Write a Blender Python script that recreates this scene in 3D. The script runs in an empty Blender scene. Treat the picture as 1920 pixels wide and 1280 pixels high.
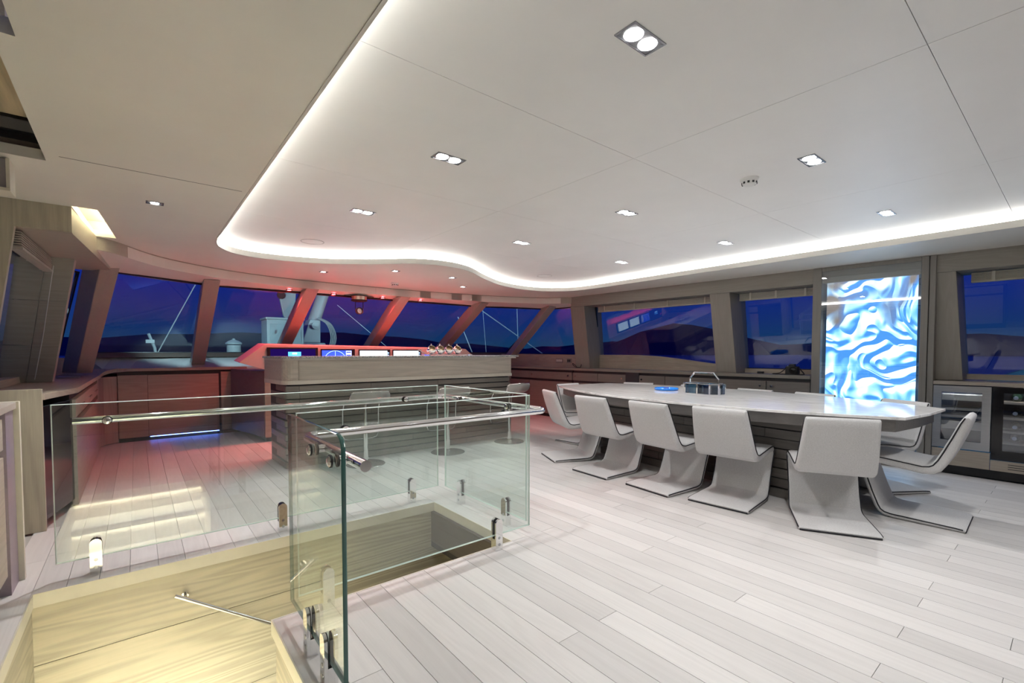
import bpy, bmesh, math, random
from mathutils import Vector, Matrix
random.seed(7)
R = math.radians
SC = bpy.context.scene
COL = SC.collection

# ------------------------------------------------------------------ camera, world, exposure
cam = bpy.data.objects.new('camera', bpy.data.cameras.new('camera'))
COL.objects.link(cam)
SC.camera = cam
cam.location = (0, 0, 1.17)
cam.rotation_euler = (R(90 - 1.975), 0, R(-39.03))
cam.data.sensor_fit = 'HORIZONTAL'
cam.data.sensor_width = 36.0
cam.data.lens = 868.0 / 1920 * 36
cam.data.shift_y = 50.0 / 1920
cam.data.clip_start = 0.02
cam.data.clip_end = 6000

world = bpy.data.worlds.new('world')
SC.world = world
world.use_nodes = True
wn = world.node_tree
wn.nodes.clear()
wo = wn.nodes.new('ShaderNodeOutputWorld')
wb = wn.nodes.new('ShaderNodeBackground')
wr = wn.nodes.new('ShaderNodeValToRGB')
wt = wn.nodes.new('ShaderNodeTexCoord')
ws = wn.nodes.new('ShaderNodeSeparateXYZ')
wn.links.new(wt.outputs['Generated'], ws.inputs[0])
wn.links.new(ws.outputs['Z'], wr.inputs[0])
wn.links.new(wr.outputs[0], wb.inputs[0])
wn.links.new(wb.outputs[0], wo.inputs[0])
el = wr.color_ramp.elements
el[0].position = 0.0
el[0].color = (0.008, 0.050, 0.11, 1)
el[1].position = 0.16
el[1].color = (0.004, 0.012, 0.25, 1)
e = el.new(0.06)
e.color = (0.007, 0.030, 0.16, 1)
e = el.new(0.5)
e.color = (0.004, 0.010, 0.12, 1)
wb.inputs[1].default_value = 0.52

vs = SC.view_settings
vs.view_transform = 'Standard'
vs.look = 'None'
vs.gamma = 1.0
vs.use_curve_mapping = False
vs.exposure = 1.0
SC.cycles.transparent_max_bounces = 32
SC.cycles.max_bounces = 10
SC.cycles.diffuse_bounces = 5

DL_W, SOF_W, RED_W = 20.0, 20.0, 36.0     # lamp powers
COVE_E = 8.0

# ------------------------------------------------------------------ materials
MATS = {}
def pmat(name, col, rough=0.5, metal=0.0, spec=0.5, emit=None, estr=0.0, trans=0.0, ior=1.45, coat=0.0):
    if name in MATS: return MATS[name]
    m = bpy.data.materials.new(name); m.use_nodes = True
    b = m.node_tree.nodes['Principled BSDF']
    b.inputs['Base Color'].default_value = (*col, 1)
    b.inputs['Roughness'].default_value = rough
    b.inputs['Metallic'].default_value = metal
    b.inputs['Specular IOR Level'].default_value = spec
    b.inputs['IOR'].default_value = ior
    b.inputs['Transmission Weight'].default_value = trans
    b.inputs['Coat Weight'].default_value = coat
    if emit:
        b.inputs['Emission Color'].default_value = (*emit, 1)
        b.inputs['Emission Strength'].default_value = estr
    MATS[name] = m
    return m

def noisy(name, col, rough, var=0.06, scale=40, bump=0.0, axis_scale=(1, 1, 1), col2=None, spec=0.5, detail=6, distort=0.0, rand=0.0, metal=0.0):
    """base colour varied by stretched noise, fine relief from the same noise"""
    if name in MATS: return MATS[name]
    m = bpy.data.materials.new(name); m.use_nodes = True
    t = m.node_tree; N = t.nodes; L = t.links
    b = N['Principled BSDF']
    tc = N.new('ShaderNodeTexCoord'); mp = N.new('ShaderNodeMapping')
    mp.inputs['Scale'].default_value = axis_scale
    L.new(tc.outputs['Object'], mp.inputs[0])
    vec = mp.outputs[0]
    oi = None
    if rand:
        oi = N.new('ShaderNodeObjectInfo')
        mul = N.new('ShaderNodeMath'); mul.operation = 'MULTIPLY'; mul.inputs[1].default_value = 37.0
        L.new(oi.outputs['Random'], mul.inputs[0])
        add = N.new('ShaderNodeVectorMath'); add.operation = 'ADD'
        L.new(vec, add.inputs[0]); L.new(mul.outputs[0], add.inputs[1])
        vec = add.outputs[0]
    ns = N.new('ShaderNodeTexNoise')
    ns.inputs['Scale'].default_value = scale
    ns.inputs['Detail'].default_value = detail
    ns.inputs['Roughness'].default_value = 0.6
    ns.inputs['Distortion'].default_value = distort
    L.new(vec, ns.inputs['Vector'])
    rp = N.new('ShaderNodeValToRGB')
    c2 = col2 or tuple(min(1, c * (1 + var * 2)) for c in col)
    c1 = tuple(c * (1 - var * 2) for c in col)
    rp.color_ramp.elements[0].position = 0.3
    rp.color_ramp.elements[0].color = (*c1, 1)
    rp.color_ramp.elements[1].position = 0.72
    rp.color_ramp.elements[1].color = (*c2, 1)
    L.new(ns.outputs[0], rp.inputs[0])
    out = rp.outputs[0]
    if rand:
        hs = N.new('ShaderNodeHueSaturation')
        mr = N.new('ShaderNodeMapRange')
        mr.inputs['To Min'].default_value = 1 - rand
        mr.inputs['To Max'].default_value = 1 + rand
        L.new(oi.outputs['Random'], mr.inputs['Value'])
        L.new(mr.outputs[0], hs.inputs['Value'])
        L.new(out, hs.inputs['Color'])
        out = hs.outputs[0]
    L.new(out, b.inputs['Base Color'])
    b.inputs['Roughness'].default_value = rough
    b.inputs['Metallic'].default_value = metal
    b.inputs['Specular IOR Level'].default_value = spec
    if bump:
        bp = N.new('ShaderNodeBump'); bp.inputs['Strength'].default_value = bump
        bp.inputs['Distance'].default_value = 0.002
        L.new(ns.outputs[0], bp.inputs['Height']); L.new(bp.outputs[0], b.inputs['Normal'])
    MATS[name] = m
    return m

def wood(name, col, axis, rough=0.45, var=0.13, rand=0.0, spec=0.4, ring=None):
    """oak veneer: pores and growth-ring figure run along axis 'x','y','z' of the object's own space"""
    if name in MATS: return MATS[name]
    ring = var * 0.6 if ring is None else ring
    m = bpy.data.materials.new(name); m.use_nodes = True
    t = m.node_tree; N = t.nodes; L = t.links; b = N['Principled BSDF']
    tc = N.new('ShaderNodeTexCoord'); vec = tc.outputs['Object']; oi = N.new('ShaderNodeObjectInfo')
    mul = N.new('ShaderNodeMath'); mul.operation = 'MULTIPLY'; mul.inputs[1].default_value = 37.0
    L.new(oi.outputs['Random'], mul.inputs[0])
    add = N.new('ShaderNodeVectorMath'); add.operation = 'ADD'
    L.new(vec, add.inputs[0]); L.new(mul.outputs[0], add.inputs[1])
    def stretched(lo, hi):
        mp = N.new('ShaderNodeMapping'); sc_ = [hi, hi, hi]; sc_['xyz'.index(axis)] = lo
        mp.inputs['Scale'].default_value = sc_; L.new(add.outputs[0], mp.inputs[0]); return mp.outputs[0]
    n1 = N.new('ShaderNodeTexNoise'); n1.inputs['Scale'].default_value = 1.0; n1.inputs['Detail'].default_value = 4; n1.inputs['Roughness'].default_value = 0.65
    L.new(stretched(5, 150), n1.inputs['Vector'])                       # pores
    n2 = N.new('ShaderNodeTexNoise'); n2.inputs['Scale'].default_value = 1.0; n2.inputs['Detail'].default_value = 1.5; n2.inputs['Roughness'].default_value = 0.4
    L.new(stretched(0.6, 8.5), n2.inputs['Vector'])                    # figure
    k = N.new('ShaderNodeMath'); k.operation = 'MULTIPLY'; k.inputs[1].default_value = 58.0; L.new(n2.outputs[0], k.inputs[0])
    si = N.new('ShaderNodeMath'); si.operation = 'SINE'; L.new(k.outputs[0], si.inputs[0])
    w1 = N.new('ShaderNodeMath'); w1.operation = 'MULTIPLY_ADD'; w1.inputs[1].default_value = var * 2.6; w1.inputs[2].default_value = 1 - var * 1.3; L.new(n1.outputs[0], w1.inputs[0])
    w2 = N.new('ShaderNodeMath'); w2.operation = 'MULTIPLY_ADD'; w2.inputs[1].default_value = ring * 0.75; L.new(si.outputs[0], w2.inputs[0]); L.new(w1.outputs[0], w2.inputs[2])
    val = w2.outputs[0]
    if rand:
        mr = N.new('ShaderNodeMapRange'); mr.inputs['To Min'].default_value = 1 - rand; mr.inputs['To Max'].default_value = 1 + rand
        L.new(oi.outputs['Random'], mr.inputs['Value'])
        mm = N.new('ShaderNodeMath'); mm.operation = 'MULTIPLY'; L.new(val, mm.inputs[0]); L.new(mr.outputs[0], mm.inputs[1]); val = mm.outputs[0]
    vs_ = N.new('ShaderNodeVectorMath'); vs_.operation = 'SCALE'; vs_.inputs[0].default_value = col; L.new(val, vs_.inputs['Scale'])
    L.new(vs_.outputs[0], b.inputs['Base Color'])
    b.inputs['Roughness'].default_value = rough; b.inputs['Specular IOR Level'].default_value = spec
    bp = N.new('ShaderNodeBump'); bp.inputs['Strength'].default_value = 0.1; bp.inputs['Distance'].default_value = 0.001
    L.new(n1.outputs[0], bp.inputs['Height']); L.new(bp.outputs[0], b.inputs['Normal'])
    MATS[name] = m
    return m

def thin_glass(name, tint, refl=1.0, ior=1.5):
    if name in MATS: return MATS[name]
    m = bpy.data.materials.new(name); m.use_nodes = True
    t = m.node_tree; N = t.nodes; L = t.links
    N.remove(N['Principled BSDF'])
    o = N['Material Output']
    tr = N.new('ShaderNodeBsdfTransparent'); tr.inputs[0].default_value = (*tint, 1)
    gl = N.new('ShaderNodeBsdfGlossy'); gl.inputs['Roughness'].default_value = 0.0
    gl.inputs['Color'].default_value = (refl, refl, refl, 1)
    mx = N.new('ShaderNodeMixShader')
    lw = N.new('ShaderNodeLayerWeight')
    # dielectric reflectance from the facing term (Schlick), the same on both faces
    po = N.new('ShaderNodeMath'); po.operation = 'POWER'; po.inputs[1].default_value = 5.0
    lw.inputs['Blend'].default_value = 0.5
    L.new(lw.outputs['Facing'], po.inputs[0])
    r0 = ((ior - 1) / (ior + 1)) ** 2
    ma = N.new('ShaderNodeMath'); ma.operation = 'MULTIPLY_ADD'
    ma.inputs[1].default_value = 1 - r0; ma.inputs[2].default_value = r0
    L.new(po.outputs[0], ma.inputs[0])
    L.new(ma.outputs[0], mx.inputs[0]); L.new(tr.outputs[0], mx.inputs[1]); L.new(gl.outputs[0], mx.inputs[2])
    L.new(mx.outputs[0], o.inputs['Surface'])
    MATS[name] = m
    return m

def emis(name, col, s):
    if name in MATS: return MATS[name]
    m = bpy.data.materials.new(name); m.use_nodes = True
    t = m.node_tree; N = t.nodes
    N.remove(N['Principled BSDF'])
    e = N.new('ShaderNodeEmission'); e.inputs[0].default_value = (*col, 1); e.inputs[1].default_value = s
    t.links.new(e.outputs[0], N['Material Output'].inputs['Surface'])
    MATS[name] = m
    return m

OAK = (0.36, 0.31, 0.25)
M_oakx = wood('oak_x', OAK, 'x'); M_oaky = wood('oak_y', OAK, 'y'); M_oakz = wood('oak_z', OAK, 'z')
M_plank = wood('floor_oak', (0.62, 0.605, 0.595), 'y', rough=0.38, var=0.05, rand=0.10, spec=0.35, ring=0.03)
M_ceil = noisy('ceiling_white', (0.86, 0.86, 0.85), 0.45, var=0.01, scale=3, spec=0.3)
M_soffit = noisy('soffit_beige', (0.77, 0.745, 0.68), 0.35, var=0.015, scale=2, spec=0.4)
M_fascia = wood('fascia_oak', (0.40, 0.36, 0.30), 'x', var=0.05)
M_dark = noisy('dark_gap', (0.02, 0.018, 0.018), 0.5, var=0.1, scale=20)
M_darkwood = wood('dark_oak', (0.19, 0.175, 0.16), 'y', rough=0.42, var=0.14, rand=0.14)
M_barlow = wood('bar_board_oak', (0.21, 0.19, 0.165), 'x', rough=0.42, var=0.16, rand=0.16)
M_cream = noisy('cream_trim', (0.66, 0.63, 0.53), 0.45, var=0.02, scale=8)
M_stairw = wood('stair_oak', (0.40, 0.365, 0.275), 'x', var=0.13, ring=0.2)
M_fabric = noisy('chair_linen', (0.60, 0.60, 0.605), 0.85, var=0.07, scale=1.0, bump=0.25, axis_scale=(260, 260, 260), spec=0.15, detail=2)
M_piping = pmat('black_piping', (0.012, 0.012, 0.018), 0.5)
M_chrome = pmat('chrome', (0.82, 0.82, 0.82), 0.06, 1.0)
M_steel = noisy('brushed_steel', (0.45, 0.46, 0.48), 0.3, var=0.05, scale=1.0, axis_scale=(4, 4, 240), metal=1.0)
M_black = pmat('black_gloss', (0.010, 0.010, 0.012), 0.08)
M_blackm = pmat('black_matt', (0.015, 0.015, 0.017), 0.55)
M_glass = thin_glass('rail_glass', (0.905, 0.95, 0.935), ior=1.8)
M_edge = pmat('glass_edge_green', (0.05, 0.14, 0.125), 0.06, spec=0.8)
M_edgel = pmat('glass_edge_pale', (0.70, 0.82, 0.77), 0.15, spec=0.8)
M_win = thin_glass('window_glass', (0.90, 0.94, 0.97))
M_marble = None

def marble_mat():
    m = bpy.data.materials.new('table_marble'); m.use_nodes = True
    t = m.node_tree; N = t.nodes; L = t.links; b = N['Principled BSDF']
    tc = N.new('ShaderNodeTexCoord'); mp = N.new('ShaderNodeMapping'); mp.inputs['Scale'].default_value = (7, 1.3, 3)
    L.new(tc.outputs['Object'], mp.inputs[0])
    n1 = N.new('ShaderNodeTexNoise'); n1.inputs['Scale'].default_value = 2.2; n1.inputs['Detail'].default_value = 9
    n1.inputs['Roughness'].default_value = 0.7; n1.inputs['Distortion'].default_value = 1.4
    L.new(mp.outputs[0], n1.inputs['Vector'])
    rp = N.new('ShaderNodeValToRGB'); e = rp.color_ramp.elements
    e[0].position = 0.33; e[0].color = (0.62, 0.62, 0.62, 1); e[1].position = 0.62; e[1].color = (0.90, 0.90, 0.895, 1)
    k = e.new(0.47); k.color = (0.83, 0.825, 0.815, 1)
    L.new(n1.outputs[0], rp.inputs[0]); L.new(rp.outputs[0], b.inputs['Base Color'])
    b.inputs['Roughness'].default_value = 0.08
    return m
M_marble = marble_mat()
M_granite = noisy('granite', (0.42, 0.41, 0.38), 0.12, var=0.42, scale=120, col2=(0.75, 0.74, 0.70), detail=3)

# ------------------------------------------------------------------ mesh helpers
class MB:
    def __init__(s): s.v = []; s.f = []; s.mi = []
    def add(s, vs, fs, mi=0):
        o = len(s.v); s.v += [tuple(p) for p in vs]
        for f in fs: s.f.append(tuple(i + o for i in f)); s.mi.append(mi)
        return s
    def box(s, x0, x1, y0, y1, z0, z1, mi=0):
        return s.add([(x0, y0, z0), (x1, y0, z0), (x1, y1, z0), (x0, y1, z0), (x0, y0, z1), (x1, y0, z1), (x1, y1, z1), (x0, y1, z1)],
                     [(0, 3, 2, 1), (4, 5, 6, 7), (0, 1, 5, 4), (1, 2, 6, 5), (2, 3, 7, 6), (3, 0, 4, 7)], mi)
    def hexa(s, p, mi=0):   # 8 points, bottom ring then top ring
        return s.add(p, [(0, 3, 2, 1), (4, 5, 6, 7), (0, 1, 5, 4), (1, 2, 6, 5), (2, 3, 7, 6), (3, 0, 4, 7)], mi)
    def prism(s, poly, d, mi=0, mi_side=None):   # planar 3D polygon extruded by vector d
        n = len(poly); a = [Vector(p) for p in poly]; b = [p + Vector(d) for p in a]
        s.add(a + b, [tuple(reversed(range(n))), tuple(range(n, 2 * n))], mi)
        s.add(a + b, [(i, (i + 1) % n, n + (i + 1) % n, n + i) for i in range(n)], mi if mi_side is None else mi_side)
        return s
    def plan(s, poly, z0, z1, mi=0, mi_side=None):
        return s.prism([(x, y, z0) for x, y in poly], (0, 0, z1 - z0), mi, mi_side)
    def tube(s, pts, r, n=10, mi=0, cap=True, closed=False):
        P = [Vector(p) for p in pts]; rings = []; up = None
        rr = r if isinstance(r, (list, tuple)) else [r] * len(P)
        m = len(P)
        for i, p in enumerate(P):
            if closed: t = (P[(i + 1) % m] - P[i - 1]).normalized()
            elif i == 0: t = (P[1] - p).normalized()
            elif i == m - 1: t = (p - P[i - 1]).normalized()
            else: t = ((P[i + 1] - p).normalized() + (p - P[i - 1]).normalized()).normalized()
            if up is None: up = Vector((0, 0, 1)) if abs(t.z) < 0.9 else Vector((1, 0, 0))
            u = (up - t * up.dot(t)).normalized(); w = t.cross(u); up = u
            rings.append([p + (u * math.cos(2 * math.pi * k / n) + w * math.sin(2 * math.pi * k / n)) * rr[i] for k in range(n)])
        vs = [q for ring in rings for q in ring]; fs = []
        for i in range(m if closed else m - 1):
            j = (i + 1) % m
            for k in range(n):
                fs.append((i * n + k, i * n + (k + 1) % n, j * n + (k + 1) % n, j * n + k))
        if cap and not closed: fs += [tuple(reversed(range(n))), tuple(range((m - 1) * n, m * n))]
        return s.add(vs, fs, mi)
    def lathe(s, prof, c=(0, 0, 0), n=24, mi=0, axis=None):   # prof: (r, z)
        vs = []; fs = []; M = Matrix.Identity(3)
        if axis is not None: M = Vector((0, 0, 1)).rotation_difference(Vector(axis)).to_matrix()
        c = Vector(c)
        for r, z in prof:
            for k in range(n): vs.append(c + M @ Vector((r * math.cos(2 * math.pi * k / n), r * math.sin(2 * math.pi * k / n), z)))
        for i in range(len(prof) - 1):
            for k in range(n): fs.append((i * n + k, i * n + (k + 1) % n, (i + 1) * n + (k + 1) % n, (i + 1) * n + k))
        if prof[0][0] > 1e-5 and prof[-1][0] > 1e-5:
            m_ = len(prof) - 1
            for k in range(n): fs.append((m_ * n + k, m_ * n + (k + 1) % n, (k + 1) % n, k))
            return s.add(vs, fs, mi)
        if prof[0][0] > 1e-5: fs.append(tuple(reversed(range(n))))
        if prof[-1][0] > 1e-5: fs.append(tuple(range((len(prof) - 1) * n, len(prof) * n)))
        return s.add(vs, fs, mi)
    def mesh(s, name, mats, smooth=None):
        me = bpy.data.meshes.new(name); me.from_pydata(s.v, [], s.f)
        mats = mats if isinstance(mats, (list, tuple)) else [mats]
        for m in mats: me.materials.append(m)
        for p, k in zip(me.polygons, s.mi): p.material_index = k
        bm = bmesh.new(); bm.from_mesh(me)
        bmesh.ops.remove_doubles(bm, verts=bm.verts, dist=1e-6)
        bmesh.ops.recalc_face_normals(bm, faces=bm.faces); bm.to_mesh(me); bm.free()
        if smooth is not None:
            for p in me.polygons: p.use_smooth = True
            me.set_sharp_from_angle(angle=R(smooth))
        me.update()
        return me
    def obj(s, name, mats, parent=None, smooth=None, bevel=0.0):
        o = bpy.data.objects.new(name, s.mesh(name, mats, smooth)); COL.objects.link(o)
        if parent: o.parent = parent
        if bevel:
            b = o.modifiers.new('bevel', 'BEVEL'); b.width = bevel; b.segments = 2; b.limit_method = 'ANGLE'
        return o

def tag(o, label, cat, group=None):
    o['label'] = label; o['category'] = cat
    if group: o['group'] = group
    return o
def struct(o, label=None):
    o['kind'] = 'structure'
    if label: o['label'] = label
    return o
def thing(name, label, cat, loc=(0, 0, 0), rz=0, group=None):
    o = bpy.data.objects.new(name, None); COL.objects.link(o)
    o.location = loc; o.rotation_euler = (0, 0, rz); o.empty_display_size = 0.1
    return tag(o, label, cat, group)
def place(me, name, parent=None, loc=(0, 0, 0), rot=(0, 0, 0)):
    o = bpy.data.objects.new(name, me); COL.objects.link(o); o.location = loc; o.rotation_euler = rot
    if parent: o.parent = parent
    return o
def copy_tree(src, loc=None, rz=None, parent=None):
    c = src.copy(); COL.objects.link(c)
    if parent: c.parent = parent
    if loc is not None: c.location = loc
    if rz is not None: c.rotation_euler = (0, 0, rz)
    for ch in list(src.children): copy_tree(ch, parent=c)
    return c
def plate(outer, holes, z0, z1):
    """flat slab with holes: bottom, top and edge faces"""
    bm = bmesh.new(); s = MB()
    ed = []
    for loop in [outer] + holes:
        vs = [bm.verts.new((x, y, 0)) for x, y in loop]
        ed += [bm.edges.new((vs[i], vs[(i + 1) % len(vs)])) for i in range(len(vs))]
    bmesh.ops.triangle_fill(bm, use_beauty=True, use_dissolve=False, edges=ed)
    bm.verts.index_update()
    V = [(v.co.x, v.co.y) for v in bm.verts]; F = [tuple(v.index for v in f.verts) for f in bm.faces]
    bm.free()
    s.add([(x, y, z0) for x, y in V], F); s.add([(x, y, z1) for x, y in V], F)
    for loop in [outer] + holes:
        n = len(loop)
        s.add([(x, y, z0) for x, y in loop] + [(x, y, z1) for x, y in loop], [(i, (i + 1) % n, n + (i + 1) % n, n + i) for i in range(n)])
    return s
def spline(pts, sub=6, closed=False):
    P = [Vector(p) for p in pts]; out = []; n = len(P)
    rng = n if closed else n - 1
    for i in range(rng):
        p0 = P[i - 1] if (i > 0 or closed) else P[0]; p1 = P[i]; p2 = P[(i + 1) % n]
        p3 = P[(i + 2) % n] if (i + 2 < n or closed) else P[-1]
        for k in range(sub):
            t = k / sub
            out.append(0.5 * ((2 * p1) + (-p0 + p2) * t + (2 * p0 - 5 * p1 + 4 * p2 - p3) * t * t + (-p0 + 3 * p1 - 3 * p2 + p3) * t ** 3))
    if not closed: out.append(P[-1])
    return [tuple(p) for p in out]
def clip_rect(poly, x0, x1, y0, y1):
    def cl(p, inside, inter):
        o = []
        for i in range(len(p)):
            a, b = p[i - 1], p[i]
            if inside(b):
                if not inside(a): o.append(inter(a, b))
                o.append(b)
            elif inside(a): o.append(inter(a, b))
        return o
    fx = lambda X: (lambda a, b: (X, a[1] + (b[1] - a[1]) * (X - a[0]) / (b[0] - a[0])))
    fy = lambda Y: (lambda a, b: (a[0] + (b[0] - a[0]) * (Y - a[1]) / (b[1] - a[1]), Y))
    for ins, it in ((lambda p: p[0] >= x0, fx(x0)), (lambda p: p[0] <= x1, fx(x1)), (lambda p: p[1] >= y0, fy(y0)), (lambda p: p[1] <= y1, fy(y1))):
        if not poly: return poly
        poly = cl(poly, ins, it)
    return poly
def spot(name, loc, power, col, angle=100, blend=0.5, radius=0.03, parent=None, aim=(0, 0, -1)):
    l = bpy.data.lights.new(name, 'SPOT'); l.energy = power; l.color = col; l.spot_size = R(angle); l.spot_blend = blend
    l.shadow_soft_size = radius
    o = bpy.data.objects.new(name, l); COL.objects.link(o); o.location = loc
    o.rotation_euler = Vector(aim).to_track_quat('-Z', 'Y').to_euler()
    if parent: o.parent = parent
    return o

ZS, ZC = 2.11, 2.21            # soffit and upper ceiling heights
def rwx(y, off=0.0): return 6.035 - 0.049 * (y - 0.875) + off     # right-hand cabinet front line

# ================================================================== FLOOR
PW = 0.1225
HX0 = -0.42; HX1 = HX0 + 7 * PW; HX2 = HX1 + 11 * PW       # stairwell: x range of the flight, then of the well
HY0, HY1, HY2 = 1.45, 2.20, 3.165
hole = [(HX0, HY0), (HX1, HY0), (HX1, HY1), (HX2, HY1), (HX2, HY2), (HX0, HY2)]
FX0, FX1, FY0, FY1 = -1.5, 6.6, -2.3, 8.9
floor = plate([(FX0, FY0), (FX1, FY0), (FX1, FY1), (FX0, FY1)], [hole], -0.064, -0.014).obj('floor', pmat('subfloor', (0.50, 0.48, 0.46), 0.7))
struct(floor, 'pale grey oak plank floor around the stair opening')
plank_cache = {}
def plank(x, y0, y1):
    key = round(y1 - y0, 3)
    if key not in plank_cache:
        b = MB(); w = PW - 0.0010; l = key - 0.0010; c = 0.0006
        b.hexa([(0, 0, -0.014), (w, 0, -0.014), (w, l, -0.014), (0, l, -0.014), (c, c, 0), (w - c, c, 0), (w - c, l - c, 0), (c, l - c, 0)])
        plank_cache[key] = b.mesh('plank', M_plank)
    place(plank_cache[key], 'plank', floor, (x + 0.0005, y0 + 0.0005, 0))
LENS = [1.45, 1.75, 2.05, 2.35]
nrow = int((6.12 - (HX0 - 2 * PW)) / PW)
for r in range(-1, nrow):
    x = HX0 + r * PW
    if x + PW > 6.12: break
    segs = [(-1.0, 7.9)]
    if r < 0: segs = [(-1.0, 4.3)] if r == -1 else []
    elif 0 <= r < 7: segs = [(-1.0, HY0), (HY2, 7.8)]
    elif 7 <= r < 18: segs = [(-1.0, HY1), (HY2, 7.9)]
    if x > 1.3: segs = [(a, min(b, 6.9)) for a, b in segs]
    if x > 5.6: segs = [(a, min(b, 6.4)) for a, b in segs]
    for a, b in segs:
        y = a; first = True
        while y < b - 0.01:
            l = random.choice(LENS)
            if first: l = round(random.choice([0.55, 0.85, 1.15, 1.45]) , 3)
            first = False
            if b - (y + l) < 0.5: l = b - y
            plank(x, y, y + l); y += l
# cream trim lining the top of the stair opening
t = MB(); th = 0.006
t.box(HX0, HX2, HY2 - th, HY2, -0.066, 0.001); t.box(HX0, HX0 + th, HY0, HY2 - th, -0.066, 0.001); t.box(HX2 - th, HX2, HY1, HY2 - th, -0.066, 0.001)
t.box(HX1 - th, HX1, HY0, HY1 + th, -0.066, 0.001); t.box(HX1, HX2 - th, HY1, HY1 + th, -0.066, 0.001)
struct(t.obj('trim_1', M_cream), 'cream edging strip around the stair opening')

# stairwell shaft
ZL = -2.3
b = MB(); zz = [-0.065, -0.357, -0.86, -1.36, -1.86, ZL]
sw = MB(); sw.box(HX0 - 0.2, 3.4, HY2 + 0.03, HY2 + 0.1, ZL, -0.067)
wall = struct(sw.obj('wall_stair_far', M_dark), 'pale oak boarded far wall of the stairwell')
for i in range(5):
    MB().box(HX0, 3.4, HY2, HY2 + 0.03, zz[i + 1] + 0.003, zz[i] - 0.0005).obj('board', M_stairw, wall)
sw = MB(); sw.box(HX0 - 0.1, HX0 - 0.03, HY0 - 1.0, HY2 + 0.03, ZL, -0.067)
wall = struct(sw.obj('wall_stair_left', M_dark), 'pale oak boarded left wall of the stairwell')
M_stairwy = wood('stair_oak_y', (0.40, 0.365, 0.275), 'y', var=0.13, ring=0.2)
for i in range(5):
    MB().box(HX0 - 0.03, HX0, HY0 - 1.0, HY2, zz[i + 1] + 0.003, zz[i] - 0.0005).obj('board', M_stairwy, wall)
sw = MB(); sw.box(HX1, HX1 + 0.05, HY0 - 1.0, HY1 - 0.051, ZL, -0.067); sw.box(HX1 + 0.05, 3.4, HY1 - 0.05, HY1, ZL, -0.067)
struct(sw.obj('wall_stair_near', M_stairwy), 'pale oak wall on the near side of the stair flight')
struct(MB().box(HX2 - 0.03, HX2, HY1, HY2, -0.30, -0.067).obj('wall_stair_end', wood('unlit_panel', (0.10, 0.085, 0.07), 'y')), 'end panel of the stair opening, unlit space painted as dark brown')  # dark brown stands in for the unlit space beyond
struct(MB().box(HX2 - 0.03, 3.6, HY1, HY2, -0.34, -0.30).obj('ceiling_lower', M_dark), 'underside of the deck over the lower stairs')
struct(MB().box(3.4, 3.45, HY1, HY2 + 0.1, ZL, -0.3).obj('wall_stair_lower', M_stairwy))
struct(MB().box(-0.6, 3.5, -0.5, HY2 + 0.1, ZL - 0.05, ZL).obj('floor_lower', M_stairw))
# flight of stairs: treads going down away from the camera, then turning right
stair = thing('staircase', 'pale oak stairs with lit nosings going down beside the glass railing', 'stairs', (HX0, HY0, 0))
def at(o, p): o.location = Vector(o.location) - Vector(p); return o
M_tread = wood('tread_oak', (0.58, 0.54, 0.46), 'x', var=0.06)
M_led = emis('stair_led', (1.0, 0.985, 0.80), 215.0)
for i in range(5):
    z = -0.2 * (i + 1); y = HY0 + 0.27 * i
    y1 = y + 0.27 + 0.03 if i < 4 else HY2 + 0.029
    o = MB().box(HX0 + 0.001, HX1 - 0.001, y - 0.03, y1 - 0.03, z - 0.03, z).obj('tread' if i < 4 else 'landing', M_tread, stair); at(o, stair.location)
    o = MB().box(HX0 + 0.001, HX1 - 0.001, y - 0.036, y - 0.031, z + 0.001, z + 0.168).obj('riser', M_tread, stair); at(o, stair.location)
    o = MB().box(HX0 + 0.01, HX1 - 0.01, y - 0.024, y - 0.012, z + (0.122 if i == 0 else 0.152), z + (0.128 if i == 0 else 0.158)).obj('light_strip', M_led, stair); at(o, stair.location)
    o = MB().box(HX0 + 0.001, HX1 - 0.001, y - 0.006, y - 0.001, z + (0.124 if i == 0 else 0.153), z + 0.168 - (0.034 if i == 0 else 0)).obj('strip_shield', M_tread, stair); at(o, stair.location)  # lip added to shield the strip, keeping its direct light off the far wall
for i in range(6):
    z = -1.0 - 0.2 * (i + 1); x = HX1 + 0.27 * i
    o = MB().box(x + 0.001, x + 0.299, HY1 + 0.001, HY2 - 0.001, z - 0.03, z).obj('tread', M_tread, stair); at(o, stair.location)
    o = MB().box(x + 0.001, x + 0.012, HY1 + 0.001, HY2 - 0.001, z + 0.001, z + 0.168).obj('riser', M_tread, stair); at(o, stair.location)
# wall handrail in the stairwell
hr = thing('stair_handrail', 'slim chrome handrail sloping down the stairwell wall', 'handrail', (0.14, 3.10, -0.17))
d = Vector((0.478, 0, -0.335)).normalized(); p0 = Vector((0.135, 3.10, -0.165))
o = MB().tube([p0, p0 + d * 1.7], 0.011, 12).obj('rail', M_chrome, hr, smooth=40); at(o, hr.location)
for s_ in (0.06, 0.95, 1.6):
    q = p0 + d * s_
    o = MB().tube([q, q + Vector((0, 0.06, 0.0))], 0.008, 10).lathe([(0.0, 0), (0.018, 0), (0.018, 0.008), (0, 0.008)], q + Vector((0, 0.057, 0)), 14, axis=(0, 1, 0)).obj('bracket', M_chrome, hr, smooth=40); at(o, hr.location)

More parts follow.
